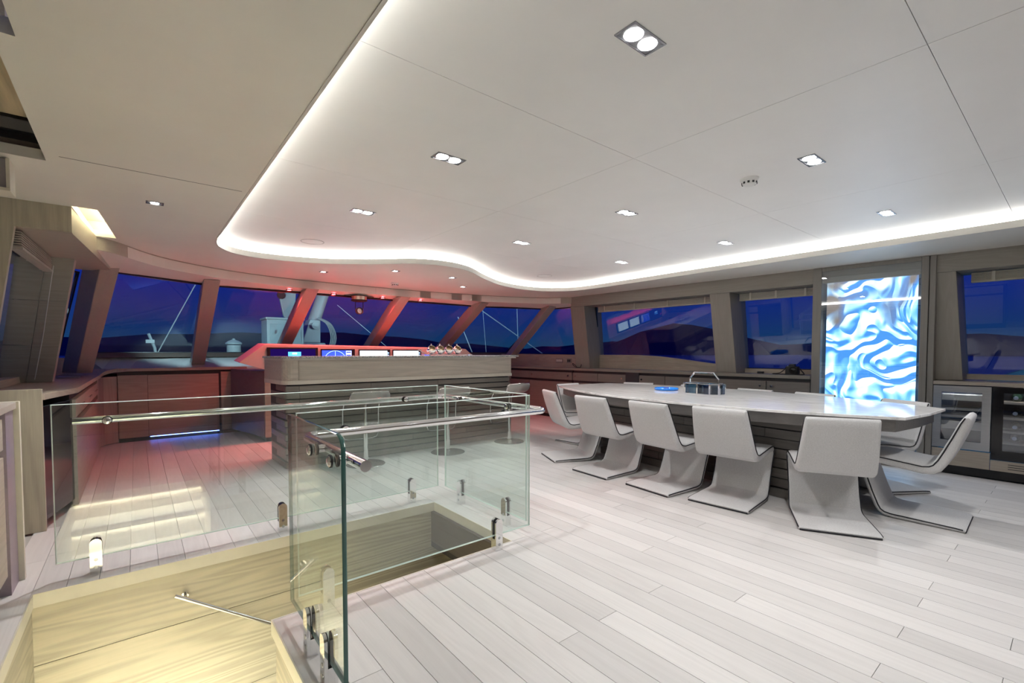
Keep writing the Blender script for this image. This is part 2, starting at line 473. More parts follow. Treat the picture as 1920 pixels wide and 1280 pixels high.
# ================================================================== CEILING
cove = spline([(0.54, 4.30), (0.545, 4.62), (0.60, 4.88), (0.75, 5.10), (0.98, 5.19), (1.33, 5.16), (1.62, 5.05), (1.98, 4.79), (2.32, 4.48), (2.66, 4.40), (3.02, 4.51),
               (3.49, 4.86), (4.0, 5.17), (4.45, 5.29), (4.80, 5.27), (5.08, 5.10), (5.24, 4.72), (5.23, 3.74), (5.20, 2.96), (5.19, 2.34), (5.17, 1.36), (5.15, 0.3)], 5)
cove = [(x, y) for x, y in [(p[0], p[1]) for p in cove]]
recess = [(0.535, -1.6)] + cove + [(5.13, -1.6)]
slot = [(-0.305, 4.13), (-0.18, 4.13), (-0.11, 5.06), (-0.25, 5.06)]
hatch = [(-1.1, 2.13), (-0.315, 2.13), (-0.325, 3.235), (-1.1, 3.235)]
hatch2 = [(-1.1, 0.9), (-0.255, 0.9), (-0.26, 2.03), (-1.1, 2.03)]
fas = spline([(-0.25, 5.07), (-0.12, 5.20), (0.2, 5.74), (0.73, 6.15), (1.4, 6.38), (2.1, 6.44), (2.85, 6.45), (3.6, 6.41), (4.7, 6.20), (5.4, 5.92), (5.80, 5.55)], 4)
fas = [(p[0], p[1]) for p in fas]
sof_outer = [(-1.3, FY0), (6.5, FY0), (6.4, 5.55)] + [(p[0], p[1] + 0.03) for p in reversed(fas)] + [(-1.3, 5.09)]
ceiling = struct(plate(sof_outer, [recess, slot, hatch, hatch2], ZS, ZS + 0.05).obj('ceiling', M_soffit), 'beige lowered ceiling border around the white panels')
# joint lines of the border panels (recessed)
MB().box(-0.27, 0.50, 3.126, 3.131, ZS - 0.0006, ZS + 0.002).obj('joint', M_dark, ceiling)
# white panels
XS = [0.4, 2.10, 3.67, 5.6]; YS = [-1.75, -0.84, 0.36, 1.55, 2.75, 3.95, 5.7]
big = [(0.43, -1.72), (0.43, 4.3), (0.5, 4.95), (0.7, 5.22), (1.0, 5.31), (1.4, 5.28), (1.75, 5.12), (2.1, 4.85), (2.4, 4.62), (2.66, 4.55), (2.95, 4.62), (3.4, 4.96), (3.95, 5.30), (4.5, 5.42), (4.95, 5.36), (5.2, 5.18), (5.36, 4.75), (5.33, 3), (5.28, 0.3), (5.26, -1.72)]
backing = struct(MB().box(0.40, 5.6, -1.75, 5.7, ZC + 0.012, ZC + 0.06).obj('ceiling_recess', pmat('seam_grey', (0.35, 0.35, 0.35), 0.8)), 'white ceiling panels in the raised centre')
for i in range(3):
    for j in range(6):
        p = clip_rect(big, XS[i] + 0.0012, XS[i + 1] - 0.0012, YS[j] + 0.0012, YS[j + 1] - 0.0012)
        if len(p) > 2: MB().plan(p, ZC, ZC + 0.012).obj('ceiling_panel', M_ceil, backing)
# back edge of the cove and its light strip, lying above the border's lip
def ribbon(line, off, z0, z1, mat, name, th=0.01, closed=False):
    out = []
    n = len(line)
    for i in range(n):
        a = Vector(line[max(0, i - 1)]); c = Vector(line[min(n - 1, i + 1)])
        t = (c - a).normalized(); nr = Vector((-t.y, t.x))
        out.append((Vector(line[i]) + nr * off, Vector(line[i]) + nr * (off + th)))
    s = MB()
    for (a0, a1), (b0, b1) in zip(out, out[1:]):
        s.hexa([(*a0, z0), (*b0, z0), (*b1, z0), (*a1, z0), (*a0, z1), (*b0, z1), (*b1, z1), (*a1, z1)])
    return s
M_cove = emis('cove_light', (1.0, 0.985, 0.92), COVE_E)
line = [(0.54, -1.55)] + cove + [(5.13, -1.55)]
cs = thing('cove_light_strip', 'long white LED strip following the curved edge of the raised ceiling', 'light strip', (2.8, 5.0, ZS))
o = ribbon(line, 0.035, ZS + 0.052, ZC - 0.006, M_cove, 'diffuser').obj('diffuser', M_cove, cs); at(o, cs.location)
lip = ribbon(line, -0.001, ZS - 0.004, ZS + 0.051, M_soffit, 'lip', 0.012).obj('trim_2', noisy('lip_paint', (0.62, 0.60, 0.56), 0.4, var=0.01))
struct(lip, 'thin painted lip along the curved ceiling edge')

# curved fascia and header over the windscreen
f1 = struct(ribbon(fas, 0.0, 2.005, ZS, M_fascia, 'fascia', 0.03).obj('trim_3', M_fascia), 'curved oak band under the ceiling at the windscreen')
Wb = [(-0.52, 7.98, 1.16), (0.74, 8.28, 1.16), (1.83, 8.42, 1.16), (3.25, 8.45, 1.16), (4.62, 8.22, 1.16), (5.98, 7.60, 1.155)]
Wt = [(-0.16, 5.98, 1.965), (0.74, 6.47, 1.965), (1.86, 6.55, 1.965), (3.18, 6.60, 1.965), (4.62, 6.55, 1.965), (5.86, 6.16, 1.965)]
hd = MB()
top = [(p[0], p[1]) for p in spline([(w[0], w[1]) + (0,) for w in [(-0.5, 5.55, 0), *Wt, (6.05, 5.55, 0)]], 6)]
# underside between fascia and the tops of the panes
def resample(l, n):
    P = [Vector(p) for p in l]; d = [0]
    for a, c in zip(P, P[1:]): d.append(d[-1] + (c - a).length)
    out = []
    for k in range(n):
        s = d[-1] * k / (n - 1); i = max(j for j in range(len(d)) if d[j] <= s + 1e-9); i = min(i, len(P) - 2)
        out.append(P[i].lerp(P[i + 1], (s - d[i]) / (d[i + 1] - d[i])))
    return out
A = resample(fas, 40); B = resample(top, 40)
for i in range(39):
    a, a2, c, c2 = A[i], A[i + 1], B[i], B[i + 1]
    hd.hexa([(a.x, a.y, 2.005), (a2.x, a2.y, 2.005), (c2.x, c2.y + 0.06, 1.95), (c.x, c.y + 0.06, 1.95), (a.x, a.y, 2.10), (a2.x, a2.y, 2.10), (c2.x, c2.y + 0.06, 2.10), (c.x, c.y + 0.06, 2.10)])
struct(hd.obj('trim_4', M_soffit), 'header underside above the windscreen')

# ================================================================== WINDSCREEN
M_frame = pmat('window_frame_black', (0.01, 0.01, 0.012), 0.4)
def pane(name, quad, label, frame=0.014, th=0.012, sunk=0.0):
    q = [Vector(p) for p in quad]          # bl, br, tr, tl
    n = (q[1] - q[0]).cross(q[3] - q[0]).normalized()
    w = struct(MB().prism(q, n * th).obj(name, M_win), label)
    f = MB(); c = sum(q, Vector()) / 4
    m = len(q)
    for i in range(m):
        a, b_ = q[i], q[(i + 1) % m]
        ia = a + (c - a).normalized() * frame * 1.5; ib = b_ + (c - b_).normalized() * frame * 1.5
        f.prism([a, b_, ib, ia], n * (th + 0.012))
        f.v = [tuple(v) for v in f.v]
    fo = f.obj('window_frame', M_frame, w)
    fo.location = n * -0.006
    return w
labels = ['windscreen pane beside the left corner pillar', 'windscreen pane with a capped vent showing outside', 'windscreen pane with the deck crane outside', 'windscreen pane behind the searchlight handle',
          'windscreen pane behind the snack bowls', 'side window between the leaning corner pillar and the right-hand wall']
for i in range(5):
    pane('window_%d' % (i + 1), [Wb[i], Wb[i + 1], Wt[i + 1], Wt[i]], labels[i])
pane('window_6', [Wb[5], (6.14, 5.60, 1.12), (5.99, 5.50, 1.965), Wt[5]], labels[5])

def pillar(name, bot, top, w, dep, mat, label, dirx=(1, 0, 0), diry=(0, 1, 0), bevel=0.006):
    """leaning post: front face width w centred on the line bot-top, depth dep outward"""
    B0, T0 = Vector(bot), Vector(top); X = Vector(dirx).normalized() * w / 2; Y = Vector(diry).normalized() * dep
    o = MB().hexa([B0 - X, B0 + X, B0 + X + Y, B0 - X + Y, T0 - X, T0 + X, T0 + X + Y, T0 - X + Y]).obj(name, mat, bevel=bevel)
    return struct(o, label)
M_pil = wood('pillar_oak', (0.40, 0.35, 0.30), 'z', var=0.05, rough=0.4)
pl = ['leaning oak post second from the left of the windscreen', 'leaning oak post beside the deck crane', 'leaning oak post right of the searchlight handle', 'leaning oak post above the snack bowls']
PIL = [((0.68, 7.98, 0.98), (0.68, 6.20, 1.985)), ((1.78, 8.12, 1.05), (1.78, 6.26, 1.985)), ((3.19, 8.12, 1.05), (3.10, 6.30, 1.985)), ((4.54, 7.92, 1.05), (4.50, 6.26, 1.985))]
for i, (pb, pt) in enumerate(PIL):
    pillar('trim_%d' % (5 + i), pb, pt, 0.16, 0.30, M_pil, pl[i])
pillar('trim_9', (5.86, 7.30, 1.0), (5.72, 5.90, 1.985), 0.18, 0.26, M_pil, 'leaning corner post at the right end of the windscreen', diry=(0.25, 1, 0))
pillar('trim_10', (-0.47, 7.22, 0.93), (-0.17, 5.78, 1.985), 0.14, 0.30, M_pil, 'leaning corner post at the left end of the windscreen', diry=(-0.55, 1, 0))
# white dash ledge under the panes
dl = MB(); n = 24
fr = [( -0.34 + 6.0 * k / (n - 1), 7.845 if (-0.34 + 6.0 * k / (n - 1)) < 5.2 else 7.845 - 0.5 * ((-0.34 + 6.0 * k / (n - 1)) - 5.2)) for k in range(n)]
bk = [(p.x, p.y) for p in resample([(w[0], w[1] + 0.02) for w in Wb], n)]
for i in range(n - 1):
    a, a2, c, c2 = fr[i], fr[i + 1], bk[i], bk[i + 1]
    dl.hexa([(*a, 0.90), (*a2, 0.90), (*c2, 0.90), (*c, 0.90), (*a, 0.955), (*a2, 0.955), (*c2, 1.125), (*c, 1.125)])
struct(dl.obj('trim_11', noisy('dash_white', (0.45, 0.46, 0.44), 0.4, var=0.02)), 'white ledge below the windscreen')
wfr = MB()
for i in range(5):
    a, c = Wb[i], Wb[i + 1]
    wfr.hexa([(a[0], a[1] - 0.10, 1.10), (c[0], c[1] - 0.10, 1.10), (c[0], c[1] + 0.05, 1.10), (a[0], a[1] + 0.05, 1.10), (a[0], a[1] - 0.06, 1.162), (c[0], c[1] - 0.06, 1.162), (c[0], c[1] + 0.05, 1.162), (a[0], a[1] + 0.05, 1.162)])
struct(wfr.obj('trim_12', wood('sill_shade', (0.12, 0.09, 0.07), 'x')), 'band along the foot of the windscreen, shadow painted as dark brown')  # shadow band below the panes, put into the brown colour
struct(MB().prism([(w[0], w[1] + 0.06, 0.0) for w in Wb] + [(6.2, 7.3, 0), (6.5, 7.3, 0), (6.5, 8.8, 0), (-0.8, 8.8, 0), (-0.8, 7.3, 0)], (0, 0, 1.10)).obj('wall_front', M_oakx), 'low wall below the windscreen')

# ================================================================== RIGHT WALL
def rq(y, z, off): return (rwx(y, off), y, z)
hdr = MB()
hdr.hexa([rq(-2.2, 1.94, 0), rq(-2.2, 1.94, 0.45), rq(5.55, 1.94, 0.45), rq(5.55, 1.94, 0), rq(-2.2, ZS, 0), rq(-2.2, ZS, 0.45), rq(5.55, ZS, 0.45), rq(5.55, ZS, 0)])
struct(hdr.obj('trim_13', wood('header_oak', (0.26, 0.24, 0.21), 'y', var=0.08)), 'oak header running above the right-hand windows')
def rpillar(name, y0, y1, label, lean=0.10):
    o = MB().hexa([rq(y0, 0.90, lean), rq(y1, 0.90, lean), rq(y1, 0.90, 0.48), rq(y0, 0.90, 0.48), rq(y0 + 0.06, 1.94, 0.01), rq(y1 + 0.06, 1.94, 0.01), rq(y1 + 0.06, 1.94, 0.45), rq(y0 + 0.06, 1.94, 0.45)]).obj(name, wood('post_oak', (0.26, 0.235, 0.205), 'z', var=0.07), bevel=0.005)
    return struct(o, label)
rpillar('trim_14', 2.83, 3.09, 'oak post between the two right-hand side windows')
rpillar('trim_15', 5.22, 5.52, 'oak post at the forward end of the right-hand windows')
rpillar('trim_16', 0.72, 0.96, 'narrow oak jamb beside the display cabinet')
# board under the panes; it swoops down toward the post under the long window
low = [rq(5.25, 0.90, 0.34), rq(5.25, 1.125, 0.36), rq(4.5, 1.125, 0.36), rq(4.1, 1.105, 0.36), rq(3.7, 1.062, 0.36), rq(3.05, 0.985, 0.36), rq(3.05, 0.90, 0.34)]
struct(MB().prism(low, (0.06, 0, 0)).obj('wall_right', M_oaky), 'oak board with a swooping top edge under the long side window')
struct(MB().prism([rq(7.6, 0.90, 0.14), rq(7.6, 1.14, 0.15), rq(5.5, 1.125, 0.15), rq(5.5, 0.90, 0.14)], (0.05, 0, 0)).obj('trim_17', wood('panel_oak', (0.36, 0.29, 0.25), 'y')), 'oak panel with sockets under the forward side window')
struct(MB().prism([rq(2.9, 0.90, 0.34), rq(2.9, 0.955, 0.35), rq(-2.2, 0.955, 0.35), rq(-2.2, 0.90, 0.34)], (0.06, 0, 0)).obj('trim_18', M_oaky), 'low oak upstand under the aft side windows')
struct(MB().prism([rq(5.6, 0.0, 0.5), rq(5.6, 2.0, 0.5), rq(5.45, 2.0, 0.5), rq(5.45, 0, 0.5)], (0.05, 0, 0)).obj('trim_19', M_oakz))
pane('window_7', [rq(5.28, 0.96, 0.42), rq(3.02, 0.96, 0.42), rq(3.02, 1.96, 0.30), rq(5.28, 1.96, 0.30)], 'long side window with the folded blind of four tapes')
pane('window_8', [rq(2.95, 0.95, 0.42), rq(1.90, 0.95, 0.42), rq(1.90, 1.96, 0.30), rq(2.95, 1.96, 0.30)], 'side window left of the glowing art cabinet')
pane('window_9', [rq(0.92, 0.945, 0.42), rq(-2.2, 0.945, 0.42), rq(-2.2, 1.96, 0.30), rq(0.92, 1.96, 0.30)], 'side window above the wine coolers')
# folded blinds
M_slat = wood('slat_oak', (0.42, 0.39, 0.33), 'y', var=0.06)
def blind(y0, y1, z0, n, off, label, tapes, fx=None, th=0.007, gap=0.003):
    fx = fx or (lambda y: rwx(y, off)); ym = (y0 + y1) / 2
    r = thing('folded_blind', label, 'blind', (fx(ym), ym, z0), 0, 'folded slatted blinds')
    for k in range(n):
        z = z0 + k * (th + gap)
        o = MB().hexa([(fx(y0), y0, z), (fx(y0) + 0.05, y0, z), (fx(y1) + 0.05, y1, z), (fx(y1), y1, z), (fx(y0), y0, z + th), (fx(y0) + 0.05, y0, z + th), (fx(y1) + 0.05, y1, z + th), (fx(y1), y1, z + th)]).obj('slat', M_slat, r); at(o, r.location)
    z1 = z0 + n * (th + gap)
    o = MB().hexa([(fx(y0) - .004, y0, z0 - 0.016), (fx(y0) + 0.055, y0, z0 - 0.016), (fx(y1) + 0.055, y1, z0 - 0.016), (fx(y1) - .004, y1, z0 - 0.016), (fx(y0) - .004, y0, z0 - 0.002), (fx(y0) + 0.055, y0, z0 - 0.002), (fx(y1) + 0.055, y1, z0 - 0.002), (fx(y1) - .004, y1, z0 - 0.002)]).obj('bottom_bar', M_slat, r); at(o, r.location)
    for ty in tapes:
        o = MB().box(fx(ty) - 0.010, fx(ty) - 0.004, ty - 0.012, ty + 0.012, z0 - 0.016, z1).obj('tape', pmat('tape_cream', (0.5, 0.47, 0.4), 0.8), r); at(o, r.location)
    return r
blind(3.12, 5.16, 1.855, 8, 0.22, 'folded oak blind over the long side window', [5.02, 4.45, 3.88, 3.32])
blind(1.97, 2.86, 1.855, 8, 0.22, 'folded oak blind over the side window left of the art cabinet', [2.72, 2.42, 2.1])
blind(-0.6, 0.70, 1.855, 8, 0.22, 'folded oak blind over the side window above the wine coolers', [0.55, 0.15, -0.3])

# cabinets along the right wall
M_cab = wood('cabinet_oak', (0.20, 0.18, 0.16), 'y', var=0.09, rough=0.42)
M_cabl = wood('cabinet_oak_light', (0.36, 0.315, 0.265), 'y', var=0.1, rough=0.42)
def ybox(s, y0, y1, o0, o1, z0, z1):
    return s.hexa([rq(y0, z0, o0), rq(y0, z0, o1), rq(y1, z0, o1), rq(y1, z0, o0), rq(y0, z1, o0), rq(y0, z1, o1), rq(y1, z1, o1), rq(y1, z1, o0)])
def knob(y, z, parent, loc, off=-0.002):
    p = Vector(rq(y, z, off))
    o = MB().lathe([(0.0, 0), (0.006, 0), (0.006, 0.012), (0.014, 0.014), (0.014, 0.024), (0.0, 0.024)], p, 14, axis=(-1, 0, 0)).obj('knob', M_chrome, parent, smooth=40)
    o.location = -Vector(loc); return o
tag(ybox(MB(), 1.955, 7.14, -0.015, 0.33, 0.86, 0.90).obj('worktop', wood('worktop_oak', (0.25, 0.23, 0.20), 'y', var=0.08), bevel=0.003), 'long oak worktop below the right-hand windows', 'worktop')
units = [(4.445, 5.51, [(5.51, 4.98), (4.975, 4.445)], [5.44, 4.50], 'oak cabinet of two drawers beside the dark upright on the right wall'),
         (5.53, 7.12, [(7.12, 6.58), (6.575, 5.53)], [5.60, 6.5], 'oak cabinet lit red at the forward end of the right wall'),
         (1.96, 4.205, [(4.205, 3.78), (3.775, 2.43), (2.425, 1.96)], [4.15, 2.49, 2.36], 'oak cabinet behind the dining table between the dark upright and the art cabinet')]
for y0, y1, drs, kn, lab in units:
    loc = rq((y0 + y1) / 2, 0, 0.15)
    u = thing('wall_cabinet', lab, 'cabinet', loc, 0, 'cabinets along the right wall')
    o = ybox(MB(), y0 + 0.002, y1 - 0.002, 0.02, 0.34, 0.06, 0.858).obj('carcass', M_dark, u); at(o, loc)
    o = ybox(MB(), y0 + 0.01, y1 - 0.01, 0.05, 0.33, 0.0, 0.06).obj('plinth', M_blackm, u); at(o, loc)
    for a, c in drs:
        dr = ybox(MB(), c + 0.002, a - 0.002, 0.0, 0.02, 0.69, 0.82).obj('drawer', M_cab, u, bevel=0.0015); at(dr, loc)
        for k in kn:
            if c < k < a:
                kk = knob(k, 0.762, dr, (0, 0, 0)); kk.location = (0, 0, 0)
        o = ybox(MB(), c + 0.002, a - 0.002, 0.0, 0.02, 0.062, 0.65).obj('door', M_cab, u, bevel=0.0015); at(o, loc)
tag(ybox(MB(), 4.207, 4.443, -0.002, 0.33, 0.0, 0.858).obj('dark_upright', pmat('anthracite', (0.035, 0.035, 0.04), 0.4)), 'anthracite upright between the cabinets on the right wall', 'panel')
# sockets on the forward panel
def plate_at(y, z, off, w, h, n, label, lit):
    p = rq(y, z, off); r = thing('socket_plate', label, 'socket', p)
    MB().box(-0.006, 0, -w / 2, w / 2, -h / 2, h / 2).obj('plate', pmat('socket_grey', (0.22, 0.2, 0.2), 0.4), r, bevel=0.002)
    for k in range(n):
        yy = (k - (n - 1) / 2) * w / (n + 0.6)
        MB().box(-0.010, -0.006, yy - w / (n + 1) * 0.38, yy + w / (n + 1) * 0.38, -h * 0.28, h * 0.28).obj('button', pmat('switch_pale', (0.6, 0.58, 0.56), 0.4) if lit else M_blackm, r)
plate_at(5.95, 1.02, 0.14, 0.17, 0.075, 5, 'pale switch strip on the panel under the forward side window', True)
plate_at(5.72, 1.02, 0.14, 0.11, 0.075, 2, 'dark double socket on the panel under the forward side window', False)
cb = spline([(rwx(5.45, 0.03), 5.45, 0.905), (rwx(5.5, 0.08), 5.52, 0.94), (rwx(5.6, 0.10), 5.6, 0.975), (rwx(5.52, 0.06), 5.56, 0.95), (rwx(5.45, 0.05), 5.5, 0.92), (rwx(5.42, 0.09), 5.43, 0.91), (rwx(5.40, 0.07), 5.38, 0.96)], 5)
tag(MB().tube(cb, 0.005, 6).obj('charging_cable', M_blackm, smooth=60), 'black cable looped on the worktop by the forward post', 'cable')

# ---------------- lit art cabinet
art_loc = rq(1.45, 0, -0.02)
ac = thing('art_cabinet', 'tall oak cabinet with a glass front and glowing blue art panel', 'cabinet', art_loc)
M_acw = wood('frame_oak', (0.22, 0.205, 0.185), 'z', var=0.07)
def abox(name, y0, y1, o0, o1, z0, z1, mat, par=ac, **k):
    o = ybox(MB(), y0, y1, o0, o1, z0, z1).obj(name, mat, par, **k)
    if par is ac: at(o, art_loc)
    return o
abox('side_panel', 1.86, 1.945, -0.03, 0.36, 0, ZS - 0.001, M_acw, bevel=0.003)
abox('side_panel', 0.965, 1.02, -0.03, 0.36, 0, ZS - 0.001, M_acw, bevel=0.003)
abox('side_panel', 0.915, 0.96, -0.02, 0.36, 0, ZS - 0.001, M_acw, bevel=0.003)
abox('top_rail', 1.022, 1.858, -0.028, 0.36, 2.065, ZS - 0.002, M_acw)
abox('plinth', 1.022, 1.858, -0.028, 0.36, 0, 0.10, M_acw)
abox('back_panel', 1.022, 1.858, 0.33, 0.36, 0.10, 2.065, noisy('niche_bronze', (0.10, 0.095, 0.09), 0.4, var=0.05))
abox('glass_door', 1.022, 1.858, -0.022, -0.014, 0.10, 2.064, thin_glass('cabinet_glass', (0.93, 0.95, 0.96), ior=1.75))
for z in (0.62, 1.02):
    abox('shelf', 1.022, 1.858, 0.26, 0.33, z, z + 0.04, M_acw)
def art_mat():
    m = bpy.data.materials.new('backlit_art'); m.use_nodes = True
    t = m.node_tree; N = t.nodes; L = t.links; N.remove(N['Principled BSDF'])
    tc = N.new('ShaderNodeTexCoord'); mp = N.new('ShaderNodeMapping'); mp.inputs['Scale'].default_value = (1, 1.35, 1.05)
    mp.inputs['Location'].default_value = (0, 3.1, 1.7)
    L.new(tc.outputs['Object'], mp.inputs[0])
    w1 = N.new('ShaderNodeTexNoise'); w1.inputs['Scale'].default_value = 1.3; w1.inputs['Detail'].default_value = 2; w1.inputs['Roughness'].default_value = 0.4
    L.new(mp.outputs[0], w1.inputs['Vector'])
    sc = N.new('ShaderNodeVectorMath'); sc.operation = 'MULTIPLY_ADD'; sc.inputs[1].default_value = (1.0, 1.0, 1.0)
    L.new(w1.outputs['Color'], sc.inputs[0]); L.new(mp.outputs[0], sc.inputs[2])
    n2 = N.new('ShaderNodeTexNoise'); n2.inputs['Scale'].default_value = 2.0; n2.inputs['Detail'].default_value = 1.4; n2.inputs['Roughness'].default_value = 0.4; n2.inputs['Distortion'].default_value = 0.9
    L.new(sc.outputs[0], n2.inputs['Vector'])
    # a painted picture of draped cloth: slope of a folded height field drives the print's tone
    rg = N.new('ShaderNodeMath'); rg.operation = 'PINGPONG'; rg.inputs[1].default_value = 0.14
    L.new(n2.outputs[0], rg.inputs[0])
    bu = N.new('ShaderNodeBump'); bu.inputs['Strength'].default_value = 1.0; bu.inputs['Distance'].default_value = 1.2
    L.new(rg.outputs[0], bu.inputs['Height'])
    dt = N.new('ShaderNodeVectorMath'); dt.operation = 'DOT_PRODUCT'; dt.inputs[1].default_value = (-0.62, 0.30, 0.72)
    L.new(bu.outputs[0], dt.inputs[0])
    rp = N.new('ShaderNodeValToRGB'); e = rp.color_ramp.elements
    e[0].position = 0.0; e[0].color = (0.05, 0.22, 0.58, 1)
    e[1].position = 1.0; e[1].color = (0.95, 1.0, 1.0, 1)
    for p, c in ((0.3, (0.13, 0.42, 0.88, 1)), (0.6, (0.36, 0.68, 1.0, 1)), (0.85, (0.72, 0.93, 1.0, 1))):
        k = e.new(p); k.color = c
    L.new(dt.outputs['Value'], rp.inputs[0])
    # dim smoky windows in the upper half of the picture
    n3 = N.new('ShaderNodeTexNoise'); n3.inputs['Scale'].default_value = 1.25; n3.inputs['Detail'].default_value = 1; n3.inputs['Distortion'].default_value = 0.8
    L.new(sc.outputs[0], n3.inputs['Vector'])
    r3 = N.new('ShaderNodeValToRGB'); r3.color_ramp.elements[0].position = 0.57; r3.color_ramp.elements[1].position = 0.66
    L.new(n3.outputs[0], r3.inputs[0])
    sx = N.new('ShaderNodeSeparateXYZ'); L.new(tc.outputs['Object'], sx.inputs[0])
    mr = N.new('ShaderNodeMapRange'); mr.inputs['From Min'].default_value = 1.0; mr.inputs['From Max'].default_value = 1.5; L.new(sx.outputs['Z'], mr.inputs['Value'])
    mu = N.new('ShaderNodeMath'); mu.operation = 'MULTIPLY'; L.new(r3.outputs[0], mu.inputs[0]); L.new(mr.outputs[0], mu.inputs[1])
    mx = N.new('ShaderNodeMix'); mx.data_type = 'RGBA'
    L.new(mu.outputs[0], mx.inputs[0]); L.new(rp.outputs[0], mx.inputs[6]); mx.inputs[7].default_value = (0.16, 0.14, 0.13, 1)
    em = N.new('ShaderNodeEmission'); em.inputs[1].default_value = 1.05
    L.new(mx.outputs[2], em.inputs[0]); L.new(em.outputs[0], N['Material Output'].inputs['Surface'])
    return m
o = ybox(MB(), 1.055, 1.83, 0.05, 0.062, 0.10, 2.045).obj('art_panel', art_mat(), ac); at(o, art_loc)
o['label'] = 'backlit blue and white swirling art panel'

# ---------------- wine coolers
wc = thing('wine_cooler', 'brushed steel wine cooler with wooden racks beside the art cabinet', 'wine cooler', rq(0.71, 0, 0.15), 0, 'wine coolers')
L0 = rq(0.71, 0, 0.15)
def part(par, loc, name, y0, y1, o0, o1, z0, z1, mat, **k):
    o = ybox(MB(), y0, y1, o0, o1, z0, z1).obj(name, mat, par, **k); at(o, loc); return o
part(wc, L0, 'plinth', 0.50, 0.912, 0.05, 0.30, 0.0, 0.09, M_black)
part(wc, L0, 'drawer', 0.515, 0.912, 0.0, 0.02, 0.09, 0.245, M_cabl, bevel=0.002)
s = MB()
ybox(s, 0.518, 0.912, 0.0, 0.025, 0.79, 0.85); ybox(s, 0.518, 0.912, 0.0, 0.025, 0.255, 0.33); ybox(s, 0.853, 0.912, 0.0, 0.025, 0.33, 0.79); ybox(s, 0.518, 0.577, 0.0, 0.025, 0.33, 0.79)
o = s.obj('door_frame', M_steel, wc); at(o, L0)
part(wc, L0, 'door_glass', 0.577, 0.853, 0.006, 0.010, 0.33, 0.79, thin_glass('cooler_glass', (0.75, 0.8, 0.9), ior=1.9))
s = MB(); ybox(s, 0.518, 0.912, 0.33, 0.34, 0.25, 0.85); ybox(s, 0.518, 0.53, 0.03, 0.33, 0.25, 0.85); ybox(s, 0.90, 0.912, 0.03, 0.33, 0.25, 0.85); ybox(s, 0.53, 0.90, 0.03, 0.33, 0.25, 0.26); ybox(s, 0.53, 0.90, 0.03, 0.33, 0.84, 0.85)
o = s.obj('liner', pmat('liner_navy', (0.02, 0.03, 0.07), 0.4), wc); at(o, L0)
M_rack = wood('beech_rack', (0.62, 0.50, 0.33), 'y', var=0.06)
for z, h in ((0.71, 0.055), (0.615, 0.022), (0.545, 0.022), (0.435, 0.075)):
    part(wc, L0, 'rack', 0.56, 0.88, 0.05, 0.27, z, z + h, M_rack)
part(wc, L0, 'light_strip', 0.60, 0.83, 0.05, 0.06, 0.835, 0.839, emis('cooler_led', (0.75, 0.88, 1), 70))
tag(ybox(MB(), -2.2, 0.913, -0.015, 0.34, 0.86, 0.895).obj('worktop', M_cabl, bevel=0.003), 'oak worktop over the wine coolers', 'worktop')
w2 = thing('wine_cooler', 'black glass-fronted wine cooler with bottles at the right edge', 'wine cooler', rq(0.2, 0, 0.15), 0, 'wine coolers')
L1 = rq(0.2, 0, 0.15)
part(w2, L1, 'plinth', -0.12, 0.50, 0.05, 0.30, 0.0, 0.09, M_black)
part(w2, L1, 'grille', -0.12, 0.512, 0.0, 0.02, 0.09, 0.185, M_cabl, bevel=0.002)
for k in range(3):
    part(w2, L1, 'vent_slot', 0.1, 0.40, -0.001, 0.0, 0.115 + 0.02 * k, 0.121 + 0.02 * k, M_dark)
s = MB(); ybox(s, 0.44, 0.512, 0.0, 0.02, 0.19, 0.855); ybox(s, -0.12, -0.03, 0.0, 0.02, 0.19, 0.855); ybox(s, -0.03, 0.44, 0.0, 0.02, 0.19, 0.275); ybox(s, -0.03, 0.44, 0.0, 0.02, 0.80, 0.855)
o = s.obj('door_frame', M_black, w2); at(o, L1)
part(w2, L1, 'door_glass', -0.03, 0.44, 0.006, 0.010, 0.275, 0.80, thin_glass('cooler_glass', (0.75, 0.8, 0.9), ior=1.9))
s = MB(); ybox(s, -0.12, 0.51, 0.33, 0.34, 0.19, 0.855); ybox(s, -0.12, -0.1, 0.03, 0.33, 0.19, 0.855); ybox(s, 0.49, 0.51, 0.03, 0.33, 0.19, 0.855); ybox(s, -0.1, 0.49, 0.03, 0.33, 0.19, 0.2)
o = s.obj('liner', M_blackm, w2); at(o, L1)
for z in (0.335, 0.437, 0.56, 0.70):
    part(w2, L1, 'rack', -0.06, 0.46, 0.04, 0.28, z, z + 0.02, M_rack)
part(w2, L1, 'light_strip', 0.0, 0.42, 0.05, 0.06, 0.835, 0.839, emis('cooler_led2', (0.95, 0.97, 1), 30))
def bottle_mesh():
    return MB().lathe([(0, 0), (0.036, 0.0), (0.037, 0.01), (0.037, 0.17), (0.030, 0.20), (0.014, 0.225), (0.0135, 0.285), (0, 0.285)], n=14).mesh('bottle', pmat('bottle_glass', (0.01, 0.03, 0.015), 0.08), 40), \
           MB().lathe([(0.0, 0.287), (0.0155, 0.287), (0.0155, 0.25), (0.0142, 0.25)], n=14).mesh('foil_cap', pmat('foil_silver', (0.6, 0.6, 0.6), 0.3, 0.6), 40)
bme, fme = bottle_mesh()
rows = [('top rack', 0.72), ('second rack', 0.58), ('third rack', 0.457), ('bottom rack', 0.355)]
